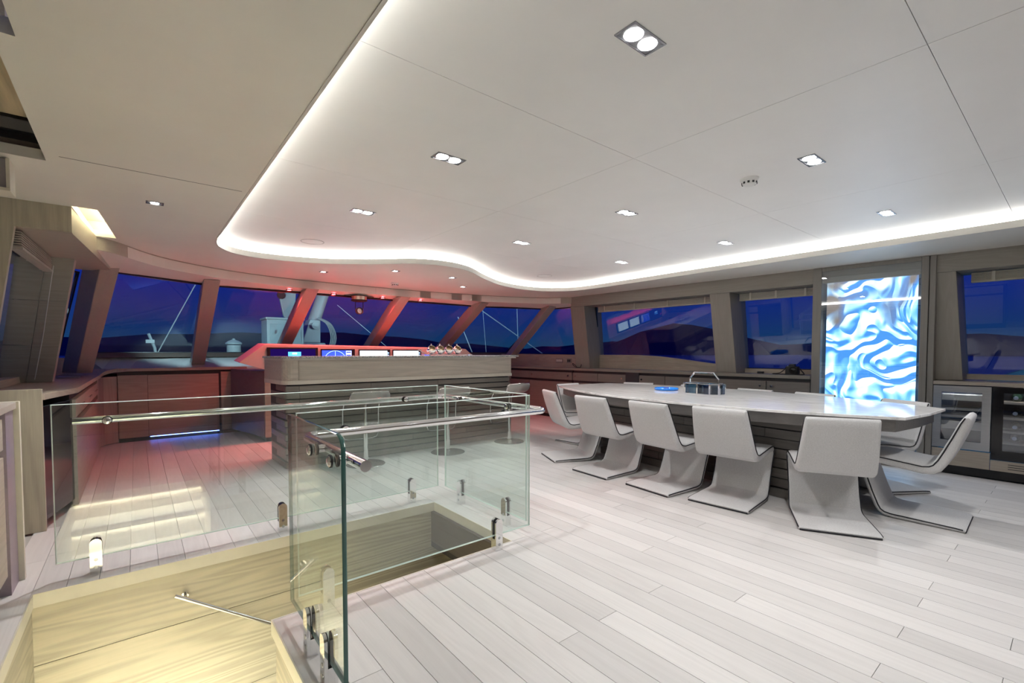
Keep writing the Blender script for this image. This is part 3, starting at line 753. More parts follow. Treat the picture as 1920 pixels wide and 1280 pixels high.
for rn, z in rows:
    for k, (yy, nm) in enumerate(((0.37, 'left'), (0.27, 'middle'), (0.17, 'right'))):
        p = rq(yy, z + 0.0385, 0.325)
        bt = thing('wine_bottle', 'wine bottle lying %s on the %s of the black cooler' % (nm, rn), 'bottle', p, 0, 'bottles in the black wine cooler')
        bt.rotation_euler = (0, R(-90), 0)
        place(bme, 'bottle', bt); place(fme, 'foil_cap', bt)

# ================================================================== LEFT SIDE
struct(MB().box(-1.3, -1.25, FY0, 4.2, 0, ZS).obj('wall_left', M_oaky), 'oak wall behind the near left cabinets')
struct(MB().box(FX0, FX1, FY0 - 0.05, FY0, 0, ZC + 0.05).obj('wall_back', M_oakx), 'oak wall behind the viewer')
def lx(z, off=0.0): return -0.60 + 0.208 * (z - 0.9) - off
def ly(z): return 5.88 - 0.558 * (z - 0.905)
# near jamb and header of the left window recess
jm = [(-0.308, 4.15, 1.945), (-0.308, 4.15, ZS), (-1.25, 4.15, ZS), (-1.25, 4.15, 0.93), (-0.715, 4.15, 0.93), (-0.66, 4.15, 1.25), (-0.566, 4.15, 1.945)]
struct(MB().prism(jm, (0, 0.05, 0)).obj('trim_20', wood('jamb_oak', (0.40, 0.36, 0.28), 'z', var=0.16)), 'boldly grained oak jamb and header of the left window recess')
hb = MB().prism([(-0.308, 4.20, 1.945), (-0.235, 5.06, 1.945), (-0.16, 5.95, 1.945), (-0.9, 5.95, 1.945), (-0.9, 4.20, 1.945)], (0, 0, ZS - 1.945))
struct(hb.obj('trim_21', M_fascia), 'oak box header above the left windows')
# far cheek of the recess: a raked grey oak panel of four boards
ck = struct(MB().hexa([(lx(0.9, 0.34), ly(0.9) + 0.02, 0.9), (lx(0.9), ly(0.9) + 0.02, 0.9), (lx(0.9), ly(0.9) + 0.14, 0.9), (lx(0.9, 0.34), ly(0.9) + 0.14, 0.9),
               (lx(1.945, 0.34), ly(1.945) + 0.02, 1.945), (lx(1.945), ly(1.945) + 0.02, 1.945), (lx(1.945), ly(1.945) + 0.14, 1.945), (lx(1.945, 0.34), ly(1.945) + 0.14, 1.945)]).obj('trim_22', M_pil), 'raked grey oak cheek beside the left blind')
M_cheek = wood('cheek_oak', (0.29, 0.275, 0.225), 'x', var=0.09)
for za, zb in ((0.9, 1.23), (1.23, 1.60), (1.60, 1.945)):
    for oa, ob in ((0.0, 0.165), (0.168, 0.34)):
        z0, z1 = za + 0.0015, zb - 0.0015
        MB().hexa([(lx(z0, ob), ly(z0), z0), (lx(z0, oa), ly(z0), z0), (lx(z0, oa), ly(z0) + 0.02, z0), (lx(z0, ob), ly(z0) + 0.02, z0),
                   (lx(z1, ob), ly(z1), z1), (lx(z1, oa), ly(z1), z1), (lx(z1, oa), ly(z1) + 0.02, z1), (lx(z1, ob), ly(z1) + 0.02, z1)]).obj('board', M_cheek, ck)
pane('window_10', [(lx(0.95, 0.33), 4.2, 0.95), (lx(0.95, 0.33), 5.9, 0.95), (lx(1.94, 0.33), 5.33, 1.94), (lx(1.94, 0.33), 4.2, 1.94)], 'narrow view of the left window behind the folded blind')
pane('window_11', [(lx(0.95, 0.28), 6.0, 0.95), (-0.75, 7.5, 0.98), (-0.42, 6.05, 1.94), (lx(1.94, 0.28), 5.45, 1.94)], 'dark slit of window beside the left corner post')
struct(MB().box(-1.0, -0.80, 4.2, 8.2, 0, 0.955).obj('wall_left_front', M_oaky))
bl = blind(4.24, 5.30, 1.835, 7, 0, 'folded oak blind high in the left window recess', [4.75, 5.2], fx=lambda y: -0.60 + 0.03 * (y - 4.2), th=0.005, gap=0.010)
tag(MB().tube([(-0.50, 5.20, 1.86), (-0.62, 5.62, 1.3), (-0.70, 5.8, 0.93)], 0.003, 5).obj('blind_cord', pmat('cord_white', (0.6, 0.6, 0.58), 0.6)), 'thin cord hanging down the left window cheek', 'cord')
# slot light above the header
tag(MB().hexa([(-0.145, 4.16, ZS + 0.055), (-0.125, 4.16, ZS + 0.055), (-0.063, 5.03, ZS + 0.055), (-0.083, 5.03, ZS + 0.055), (-0.145, 4.16, ZS + 0.065), (-0.125, 4.16, ZS + 0.065), (-0.063, 5.03, ZS + 0.065), (-0.083, 5.03, ZS + 0.065)]).obj('slot_light', emis('slot_led', (1, 0.95, 0.72), 26)), 'hidden strip light in the ceiling slot by the left header', 'light strip')
sb = MB(); sb.box(-0.45, -0.03, 4.05, 5.15, ZS + 0.12, ZS + 0.14); sb.box(-0.45, -0.05, 4.08, 4.125, ZS + 0.05, ZS + 0.12); sb.box(-0.45, -0.05, 5.065, 5.10, ZS + 0.05, ZS + 0.12); sb.box(-0.05, -0.03, 4.1, 5.1, ZS + 0.05, ZS + 0.12); sb.box(-0.45, -0.32, 4.1, 5.1, ZS + 0.05, ZS + 0.12)
struct(sb.obj('trim_23', M_cream), 'cream lining of the lit ceiling slot')
# ceiling hatches over the near left cabinets
hx = MB(); hx.box(-0.31, -0.29, 2.10, 3.27, ZS + 0.05, ZS + 0.2); hx.box(-1.15, -0.31, 2.08, 2.12, ZS + 0.05, ZS + 0.2); hx.box(-1.15, -0.29, 3.27, 3.29, ZS + 0.05, ZS + 0.2); hx.box(-1.2, -0.29, 2.05, 3.3, ZS + 0.2, ZS + 0.22)
struct(hx.obj('trim_24', M_oaky), 'oak lining inside the ceiling hatch')
struct(MB().box(-1.15, -0.312, 2.13, 2.98, ZS + 0.10, ZS + 0.12).obj('trim_25', wood('hatch_oak', (0.46, 0.38, 0.25), 'y', var=0.16, ring=0.3)), 'bold grained oak board inside the ceiling hatch')
struct(MB().box(-1.15, -0.312, 2.98, 3.268, ZS + 0.085, ZS + 0.12).obj('trim_26', M_black), 'black panel at the end of the ceiling hatch')
struct(MB().box(-1.2, -0.2, 0.85, 2.06, ZS + 0.2, ZS + 0.22).obj('trim_27', pmat('hatch_grey', (0.10, 0.10, 0.11), 0.5)), 'grey panel inside the nearer ceiling hatch')
# wall cabinet hung at the left
wcab = thing('hanging_cabinet', 'grey wall cabinet with a pale frame high on the left', 'cabinet', (-0.75, 3.7, 1.75))
o = MB().box(-1.2, -0.472, 3.31, 3.42, 1.965, ZS - 0.004).obj('body', noisy('mauve_grey', (0.33, 0.31, 0.34), 0.5, var=0.03), wcab); at(o, wcab.location)
s = MB(); s.box(-1.2, -0.458, 3.295, 3.425, 1.95, 1.964); s.box(-0.471, -0.458, 3.295, 3.425, 1.965, ZS - 0.004)
o = s.obj('frame', M_cream, wcab); at(o, wcab.location)

# near left sideboard with drawers
LN = (-0.8, 2.0, 0)
sb1 = thing('sideboard', 'oak sideboard with a pale frame and drawers at the left edge', 'sideboard', LN)
def lp(name, b_, mat, par=sb1, loc=LN, **k):
    o = b_.obj(name, mat, par, **k)
    if loc: at(o, loc)
    return o
lp('side_panel', MB().box(-1.2, -0.47, 3.40, 3.43, 0, 0.92), M_cream, bevel=0.002)
lp('end_lining', MB().box(-1.2, -0.492, 3.22, 3.398, 0.0, 0.895), noisy('mauve_panel', (0.28, 0.23, 0.28), 0.35, var=0.03))
lp('worktop', MB().box(-1.2, -0.48, 0.3, 3.398, 0.885, 0.918), wood('top_grey_oak', (0.42, 0.37, 0.33), 'y'), bevel=0.002)
lp('carcass', MB().box(-1.2, -0.52, 0.3, 3.21, 0.06, 0.884), M_dark)
for y0, y1 in ((2.25, 3.19), (1.3, 2.24), (0.35, 1.29)):
    lp('drawer', MB().box(-0.519, -0.497, y0, y1 - 0.004, 0.71, 0.855), wood('drawer_oak', (0.45, 0.40, 0.34), 'y'), bevel=0.002)
    lp('door', MB().box(-0.519, -0.497, y0, y1 - 0.004, 0.105, 0.675), wood('drawer_oak', (0.45, 0.40, 0.34), 'y'), bevel=0.002)
lp('plinth', MB().box(-1.2, -0.56, 0.3, 3.21, 0.0, 0.06), M_blackm)

# left cabinets by the windows
LF = (-0.7, 5.5, 0)
lc = thing('window_cabinet', 'oak cabinet run with drawers below the left window', 'cabinet', LF)
lp('end_panel', MB().box(-1.25, -0.482, 4.24, 4.27, 0, 0.932), wood('endpanel_oak', (0.38, 0.34, 0.26), 'z', var=0.15), lc, LF, bevel=0.003)
lp('worktop', MB().plan([(-0.80, 4.271), (-0.475, 4.271), (-0.355, 4.86), (-0.345, 7.45), (-0.80, 7.45)], 0.858, 0.898), M_oaky, lc, LF, bevel=0.003)
lp('fridge_door', MB().plan([(-0.80, 4.272), (-0.490, 4.272), (-0.385, 4.78), (-0.80, 4.78)], 0.06, 0.815), M_black, lc, LF, bevel=0.002)
lp('carcass', MB().box(-0.80, -0.40, 4.785, 7.70, 0.07, 0.857), M_dark, lc, LF)
ys = [4.79, 5.62, 6.45, 7.28]
for a, c in zip(ys, ys[1:]):
    dr = lp('drawer', MB().box(-0.40, -0.366, a, c - 0.006, 0.675, 0.81), M_oaky, lc, LF, bevel=0.0015)
    lp('door', MB().box(-0.40, -0.366, a, c - 0.006, 0.012, 0.625), M_oaky, lc, LF, bevel=0.0015)
    for yy in ((a + c) / 2 - 0.08, (a + c) / 2 + 0.08):
        MB().lathe([(0, 0), (0.006, 0), (0.006, 0.012), (0.013, 0.013), (0.013, 0.02), (0, 0.02)], (-0.366, yy, 0.745), 12, axis=(1, 0, 0)).obj('knob', M_chrome, dr, smooth=40)
# curved corner piece linking to the taller forward cabinet
cpts = [(-0.366, 7.285), (-0.366, 7.50), (-0.33, 7.66), (-0.205, 7.778), (-0.205, 7.85), (-0.8, 7.85), (-0.8, 7.285)]
lp('corner_panel', MB().plan(cpts, 0.012, 0.857), M_oakz, lc, LF)
swp = [(-0.8, 7.451, 0.898), (-0.345, 7.451, 0.898), (-0.345, 7.451, 0.858), (-0.8, 7.451, 0.858)]
s = MB(); prev = None
path = spline([(-0.345, 7.45, 0.0), (-0.34, 7.58, 0.01), (-0.30, 7.68, 0.035), (-0.20, 7.755, 0.062), (-0.10, 7.755, 0.063)], 4)
for a, c in zip(path, path[1:]):
    s.hexa([(-0.8, a[1], 0.858), (a[0], a[1], 0.858 + a[2]), (c[0], c[1], 0.858 + c[2]), (-0.8, c[1] + 1e-4, 0.858), (-0.8, a[1], 0.898 + a[2]), (a[0], a[1], 0.898 + a[2]), (c[0], c[1], 0.898 + c[2]), (-0.8, c[1] + 1e-4, 0.898 + c[2])])
lp('swept_worktop', s, M_oaky, lc, LF)
tag(MB().box(-0.64, -0.47, 6.55, 6.80, 0.899, 0.906).box(-0.64, -0.47, 6.55, 6.80, 0.908, 0.917).obj('laptop', M_steel, bevel=0.002), 'closed silver laptop on the left worktop', 'laptop')

# forward cabinet under the windscreen
LW_ = (0.5, 7.9, 0)
fc = thing('forward_cabinet', 'low oak cabinet with a wide flap door below the left windscreen', 'cabinet', LW_)
lp('worktop', MB().box(-0.10, 1.26, 7.755, 7.84, 0.921, 0.960), M_oakx, fc, LW_, bevel=0.003)
lp('carcass', MB().box(-0.20, 1.25, 7.80, 7.84, 0.05, 0.92), M_dark, fc, LW_)
lp('plinth', MB().box(-0.20, 1.25, 7.815, 7.84, 0.0, 0.05), M_black, fc, LW_)
for x0, x1, z1 in ((-0.197, 0.104, 0.87), (0.108, 0.905, 0.868), (0.932, 1.246, 0.892)):
    lp('door', MB().box(x0, x1, 7.78, 7.80, 0.055, z1), M_oakx, fc, LW_, bevel=0.002)
lp('light_strip', MB().box(0.12, 0.90, 7.79, 7.798, 0.046, 0.053), emis('blue_led', (0.1, 0.22, 1.0), 10), fc, LW_)

# ================================================================== HELM CONSOLE
CN = (3.0, 6.9, 0)
hc = thing('helm_console', 'wide helm console glowing red behind the bar', 'console', CN)
M_cons = noisy('console_paint', (0.60, 0.52, 0.48), 0.4, var=0.015, scale=5)
face = [(0.99, 6.62, 1.04), (1.28, 6.62, 1.27), (4.35, 6.62, 1.225), (4.62, 6.62, 1.02), (4.4, 6.60, 0.93), (1.33, 6.60, 0.93)]
s = MB(); s.prism([(p[0], 6.62, p[2]) for p in face], (0, 0.42, 0.02)); lp('dash', s, M_cons, hc, CN, bevel=0.004)
lp('body', MB().box(1.28, 4.5, 6.66, 7.3, 0.06, 0.925), M_oakx, hc, CN)
lp('side_cabinet', MB().prism([(1.05, 7.74, 0.06), (1.05, 7.74, 0.93), (1.275, 6.7, 0.92), (1.275, 6.7, 0.06)], (0.3, 0, 0)), M_cab, hc, CN)
lp('plinth', MB().box(1.3, 4.45, 6.72, 7.25, 0, 0.06), M_blackm, hc, CN)
def screen_mat(name, c, s_): return emis(name, c, s_)
M_bez = pmat('bezel', (0.02, 0.012, 0.02), 0.25)
mons = [(1.30, 1.93, 0.965, 1.232, 'scr_dark', (0.008, 0.002, 0.05), 1.0), (1.97, 2.44, 0.98, 1.215, 'scr_radar', (0.03, 0.06, 0.75), 1.5), (2.50, 2.98, 0.98, 1.212, 'scr_white', (0.75, 0.95, 1.0), 1.5), (3.02, 3.50, 0.98, 1.21, 'scr_white', (0.75, 0.95, 1.0), 1.5)]
ml = ['dark monitor with a small blue window at the left of the helm', 'blue radar display on the helm console', 'bright white display left of the snack bowls on the helm', 'bright white display behind the snack bowls on the helm']
for (x0, x1, z0, z1, nm, c, st), lab in zip(mons, ml):
    r = thing('monitor', lab, 'monitor', ((x0 + x1) / 2, 6.615, z0), 0, 'monitors on the helm')
    lo = r.location.copy()
    o = MB().box(x0, x1, 6.595, 6.62, z0, z1).obj('bezel', M_bez, r, bevel=0.003); at(o, lo)
    o = MB().box(x0 + 0.04 if nm == 'scr_dark' else x0 + 0.012, x1 - 0.035 if nm == 'scr_dark' else x1 - 0.05, 6.592, 6.5945, z0 + 0.03, z1 - 0.02).obj('screen', screen_mat(nm, c, st), r); at(o, lo)
    if nm == 'scr_dark':
        o = MB().box(x0 + 0.25, x0 + 0.41, 6.590, 6.5915, 1.09, 1.175).obj('dialog_window', emis('scr_dialog', (0.08, 0.35, 0.95), 1.3), r); at(o, lo)
        o = MB().box(x0 + 0.30, x0 + 0.36, 6.5885, 6.5897, 1.14, 1.165).obj('dialog_icon', emis('scr_icon', (0.45, 0.75, 1), 1.3), r); at(o, lo)
        o = MB().prism([(x0 + 0.05, 6.5905, 1.06), (x0 + 0.13, 6.5905, 1.035), (x0 + 0.13, 6.5905, 1.045), (x0 + 0.05, 6.5905, 1.085)], (0, 0.001, 0)).obj('glow_mark', emis('scr_pink', (0.6, 0.02, 0.25), 1), r); at(o, lo)
    elif nm == 'scr_radar':
        cx, cz = x0 + 0.19, z0 + 0.055
        arc = [(cx + 0.155 * math.cos(R(a)), 6.5895, cz + 0.155 * math.sin(R(a))) for a in range(8, 173, 8)]
        o = MB().tube(arc, 0.0025, 5).tube([(cx, 6.5895, cz), (cx, 6.5895, cz + 0.155)], 0.002, 5).obj('radar_ring', emis('scr_line', (0.5, 0.8, 1), 1.4), r); at(o, lo)
        o = MB().box(x1 - 0.13, x1 - 0.052, 6.5905, 6.5915, z0 + 0.04, z1 - 0.025).obj('data_panel', emis('scr_panel', (0.55, 0.65, 0.9), 1.3), r); at(o, lo)
        for k in range(4):
            o = MB().box(x1 - 0.125, x1 - 0.06, 6.589, 6.5902, z0 + 0.055 + 0.042 * k, z0 + 0.07 + 0.042 * k).obj('data_row', emis('scr_row', (0.02, 0.04, 0.45), 1), r); at(o, lo)
    else:
        for k in range(4):
            o = MB().box(x1 - 0.047, x1 - 0.022, 6.5925, 6.594, z0 + 0.06 + 0.036 * k, z0 + 0.08 + 0.036 * k).obj('side_button', emis('scr_btn', (0.35, 0.5, 0.8), 1), r); at(o, lo)

# ================================================================== BAR
BR = (2.55, 5.3, 0)
bar = thing('bar_counter', 'oak bar with a granite top and stepped board front', 'bar', BR)
def barplan(x0, x1, y0, y1, r, back=0.04):
    pts = [(x1, y0), (x1, y1), (x0 - back, y1)]
    for k in range(7):
        a = R(180 + 90 * k / 6)
        pts.append((x0 + r + r * math.cos(a), y0 + r + r * math.sin(a)))
    return pts
lp('worktop', MB().plan(barplan(1.10, 4.115, 4.93, 5.62, 0.05), 1.108, 1.128), M_granite, bar, BR, bevel=0.003)
lp('top_rail', MB().plan(barplan(1.115, 4.08, 4.945, 5.60, 0.05), 1.088, 1.1075), noisy('rail_pale', (0.55, 0.51, 0.45), 0.4, var=0.03), bar, BR)
lp('front_panel', MB().plan(barplan(1.26, 4.005, 4.962, 5.59, 0.02, 0.1), 0.885, 1.0875), wood('bar_oak', (0.47, 0.425, 0.36), 'x', var=0.13), bar, BR)
lp('corner_panel', MB().plan(barplan(1.115, 1.2575, 4.963, 5.59, 0.10), 0.885, 1.0875), MATS['bar_oak'], bar, BR)
lp('step_band', MB().plan(barplan(1.11, 4.01, 4.952, 5.59, 0.10), 0.845, 0.8845), wood('band_oak', (0.60, 0.56, 0.48), 'x', var=0.07), bar, BR)
lp('core', MB().plan(barplan(1.17, 3.98, 5.00, 5.58, 0.08), 0.0, 0.845), M_dark, bar, BR)
hb_ = 0.0695; nb = 12
for r_ in range(nb):
    z0 = 0.008 + r_ * hb_; z1 = z0 + hb_ - 0.013
    dy = 0.014 if r_ % 2 else 0.0
    cuts = [1.27, 1.27 + (0.75 if r_ % 2 else 1.25), 1.27 + (1.6 if r_ % 2 else 2.0), 3.99]
    for a, c in zip(cuts, cuts[1:]):
        lp('board', MB().box(a + 0.0015, c - 0.0015, 4.968 + dy, 5.0, z0, z1), M_barlow, bar, BR)
    lp('corner_board', MB().plan(barplan(1.13 + dy, 1.2685, 4.968 + dy, 5.0, 0.0301 - dy, 0.0), z0, z1), M_barlow, bar, BR)
    lp('side_board', MB().box(1.13 + dy, 1.168, 5.0015, 5.58, z0, z1), M_barlow, bar, BR)

# snack bowls on a tray
tr = MB(); tr.plan([(2.78, 5.10), (3.46, 5.10), (3.46, 5.24), (2.78, 5.24)], 1.138, 1.143)
tray = thing('snack_tray', 'slim mirrored tray under the four snack bowls on the bar', 'tray', (3.12, 5.17, 1.129))
o = tr.obj('tray_plate', M_chrome, tray, bevel=0.002); at(o, tray.location)
for x in (2.83, 3.41):
    o = MB().box(x - 0.01, x + 0.01, 5.11, 5.23, 1.1285, 1.1378).obj('foot', M_chrome, tray); at(o, tray.location)
def bowl_parts():
    n = 20; tilt = Matrix.Rotation(R(48), 3, 'X'); b_ = MB(); b2 = MB(); r = 0.057
    pr_ = [(r * math.sin(a), -r * math.cos(a)) for a in [math.pi * 0.70 * k / 10 for k in range(11)]]
    inner = [(0.95 * x, 0.95 * z) for x, z in reversed(pr_)]
    b_.lathe([(max(1e-6, p[0]), p[1]) for p in pr_] + [(max(1e-6, p[0]), p[1]) for p in inner], n=n)
    b_.v = [tuple(tilt @ Vector(v)) for v in b_.v]
    pr2 = [(1e-6, -0.03)] + [(0.9 * x, max(0.9 * z, -0.02)) for x, z in pr_[3:8]]
    b2.lathe([(1e-6, 0.004), (0.045, -0.006), (0.048, -0.02), (1e-6, -0.03)], n=n); 
    b2.v = [tuple(tilt @ Vector(v)) for v in b2.v]
    rim = [(0.95 * r * math.sin(math.pi * 0.7) * math.cos(t), 0.95 * r * math.sin(math.pi * 0.7) * math.sin(t), -r * math.cos(math.pi * 0.7)) for t in [2 * math.pi * k / 24 for k in range(24)]]
    b3 = MB().tube([tuple(tilt @ Vector(p)) for p in rim], 0.0025, 6, closed=True)
    b4 = MB().lathe([(1e-6, 0.0), (0.010, 0.0), (0.008, 0.008), (0.011, 0.017), (1e-6, 0.022)], (0, 0.005, r - 0.003), 12)
    return [('bowl', b_.mesh('bowl', M_chrome, 50)), ('snacks', b2.mesh('snacks', noisy('nuts', (0.62, 0.44, 0.26), 0.7, var=0.3, scale=90, bump=0.5), 50)), ('rim', b3.mesh('rim', M_chrome, 50)), ('lid_knob', b4.mesh('lid_knob', M_chrome, 50))]
bp_ = bowl_parts()
bl_ = ['leftmost', 'second from left', 'third from left', 'rightmost']
for k in range(4):
    r = thing('snack_bowl', '%s of four round chrome snack bowls on the bar' % bl_[k], 'bowl', (2.885 + 0.127 * k, 5.17, 1.143 + 0.057), R([-8, 4, -14, 10][k]), 'snack bowls on the bar')
    for nme, me in bp_: place(me, nme, r)
tg = thing('snack_tongs', 'thin metal tongs leaning beside the snack bowls', 'tongs', (2.76, 5.16, 1.129))
o = MB().tube([(2.80, 5.16, 1.147), (2.70, 5.17, 1.20)], 0.004, 6).tube([(2.80, 5.15, 1.147), (2.70, 5.15, 1.205)], 0.004, 6).obj('tong_arms', M_steel, tg, smooth=60); at(o, tg.location)

# ================================================================== BAR STOOLS
def make_stool():
    r = thing('bar_stool', 'x', 'bar stool', (0, 0, 0), 0, 'chrome stools at the bar')
    MB().lathe([(1e-6, 0), (0.195, 0), (0.197, 0.004), (0.19, 0.009), (0.05, 0.014), (0.032, 0.03), (1e-6, 0.03)], n=40).obj('base', noisy('stool_steel', (0.42, 0.43, 0.44), 0.22, var=0.03, metal=1.0), r, smooth=40)
    MB().tube([(0, 0, 0.028), (0, 0, 0.40)], 0.025, 16).tube([(0, 0, 0.39), (0, 0, 0.64)], 0.019, 16).obj('column', M_chrome, r, smooth=40)
    # seat shell: flat pan turning up into a low back, one bent sheet
    prof = spline([(0.20, 0, 0.655), (0.16, 0, 0.648), (0.0, 0, 0.642), (-0.10, 0, 0.646), (-0.145, 0, 0.672), (-0.162, 0, 0.70), (-0.175, 0, 0.735), (-0.186, 0, 0.768)], 4)
    n_ = len(prof)
    def hw(i):
        z = prof[i][2]; y = prof[i][0]
        if y < -0.1: return 0.165 + 0.035 * math.sqrt(max(0, 1 - ((z - 0.715) / 0.054) ** 2))
        return 0.165 + 0.03 * min(1, (0.20 - y) / 0.06) if y > 0.12 else 0.195 - 0.03 * max(0, min(1, (-y + 0.02) / 0.12))
    b_ = MB()
    for i in range(n_ - 1):
        (a, _, za), (c, _, zc_) = prof[i], prof[i + 1]
        b_.add([(-hw(i), a, za), (hw(i), a, za), (hw(i + 1), c, zc_), (-hw(i + 1), c, zc_)], [(0, 1, 2, 3)])
    o = b_.obj('seat', pmat('stool_shell', (0.42, 0.40, 0.37), 0.35), r, smooth=60)
    m = o.modifiers.new('solid', 'SOLIDIFY'); m.thickness = 0.016; m.offset = 0
    rim = [(-hw(i) - 0.003, prof[i][0], prof[i][2]) for i in range(n_)] + [(hw(i) + 0.003, prof[i][0], prof[i][2]) for i in reversed(range(n_))]
    MB().tube(rim, 0.007, 6, closed=True).obj('rim', M_chrome, r, smooth=60)
    lo = [(-0.185, 0.10, 0.645), (-0.19, 0.15, 0.55), (-0.19, 0.16, 0.30), (-0.17, 0.165, 0.255), (-0.13, 0.168, 0.24), (0.13, 0.168, 0.24), (0.17, 0.165, 0.255), (0.19, 0.16, 0.30), (0.19, 0.15, 0.55), (0.185, 0.10, 0.645)]
    MB().tube(lo, 0.007, 8).obj('footrest', M_chrome, r, smooth=60)
    MB().lathe([(1e-6, 0), (0.06, 0), (0.06, 0.012), (1e-6, 0.012)], (0, 0, 0.632), 20).obj('seat_plate', M_chrome, r, smooth=40)
    return r
st = make_stool()
for i, ((x, y, a), lab) in enumerate(zip([(1.84, 4.70, -4), (2.81, 4.66, -3), (3.77, 4.71, 6)], ['chrome bar stool nearest the left end of the bar', 'middle chrome bar stool standing behind the glass corner', 'chrome bar stool at the right end of the bar'])):
    o = st if i == 0 else copy_tree(st)
    o.location = (x, y, 0); o.rotation_euler = (0, 0, R(a)); o['label'] = lab

# ================================================================== DINING TABLE
TC = (4.44, 2.42)
def tw(y): return 0.87 - 0.45 * (abs(y) / 1.76) ** 2.2
def table_outline(inset=0.0, n=26):
    h = 1.75 - inset
    L_ = [(-tw(-h + 2 * h * k / n) + inset, -h + 2 * h * k / n) for k in range(n + 1)]
    return L_ + [(0, h + 0.02)] + [(-x, y) for x, y in reversed(L_)] + [(0, -h - 0.02)]
tb = thing('dining_table', 'long boat-shaped dining table with a pale marble top', 'table', (TC[0], TC[1], 0), R(-5))
MB().plan(table_outline(), 0.727, 0.747).obj('table_top', M_marble, tb, bevel=0.003)
MB().plan(table_outline(0.06), 0.640, 0.7265).obj('under_frame', wood('frame_dark_oak', (0.18, 0.17, 0.165), 'y'), tb)
MB().box(-0.335, 0.335, -1.09, 1.03, 0.0, 0.6395).obj('pedestal_core', M_dark, tb)
hb_ = 0.079
for r_ in range(8):
    z0 = 0.004 + r_ * hb_; z1 = z0 + hb_ - 0.009
    dx = 0.012 if r_ % 2 else 0.0
    cuts = [-1.12, -0.50, 0.25, 1.06] if r_ % 2 else [-1.12, -0.82, -0.05, 0.70, 1.06]
    for a, c in zip(cuts, cuts[1:]):
        MB().box(-0.365 + dx, -0.336, a + 0.0015, c - 0.0015, z0, z1).obj('board', M_darkwood, tb)
        MB().box(0.336, 0.365 - dx, a + 0.0015, c - 0.0015, z0, z1).obj('board', M_darkwood, tb)
    MB().box(-0.334, 0.334, -1.12 + dx, -1.091, z0, z1).obj('board', M_darkwood, tb)
    MB().box(-0.334, 0.334, 1.031, 1.06 - dx, z0, z1).obj('board', M_darkwood, tb)

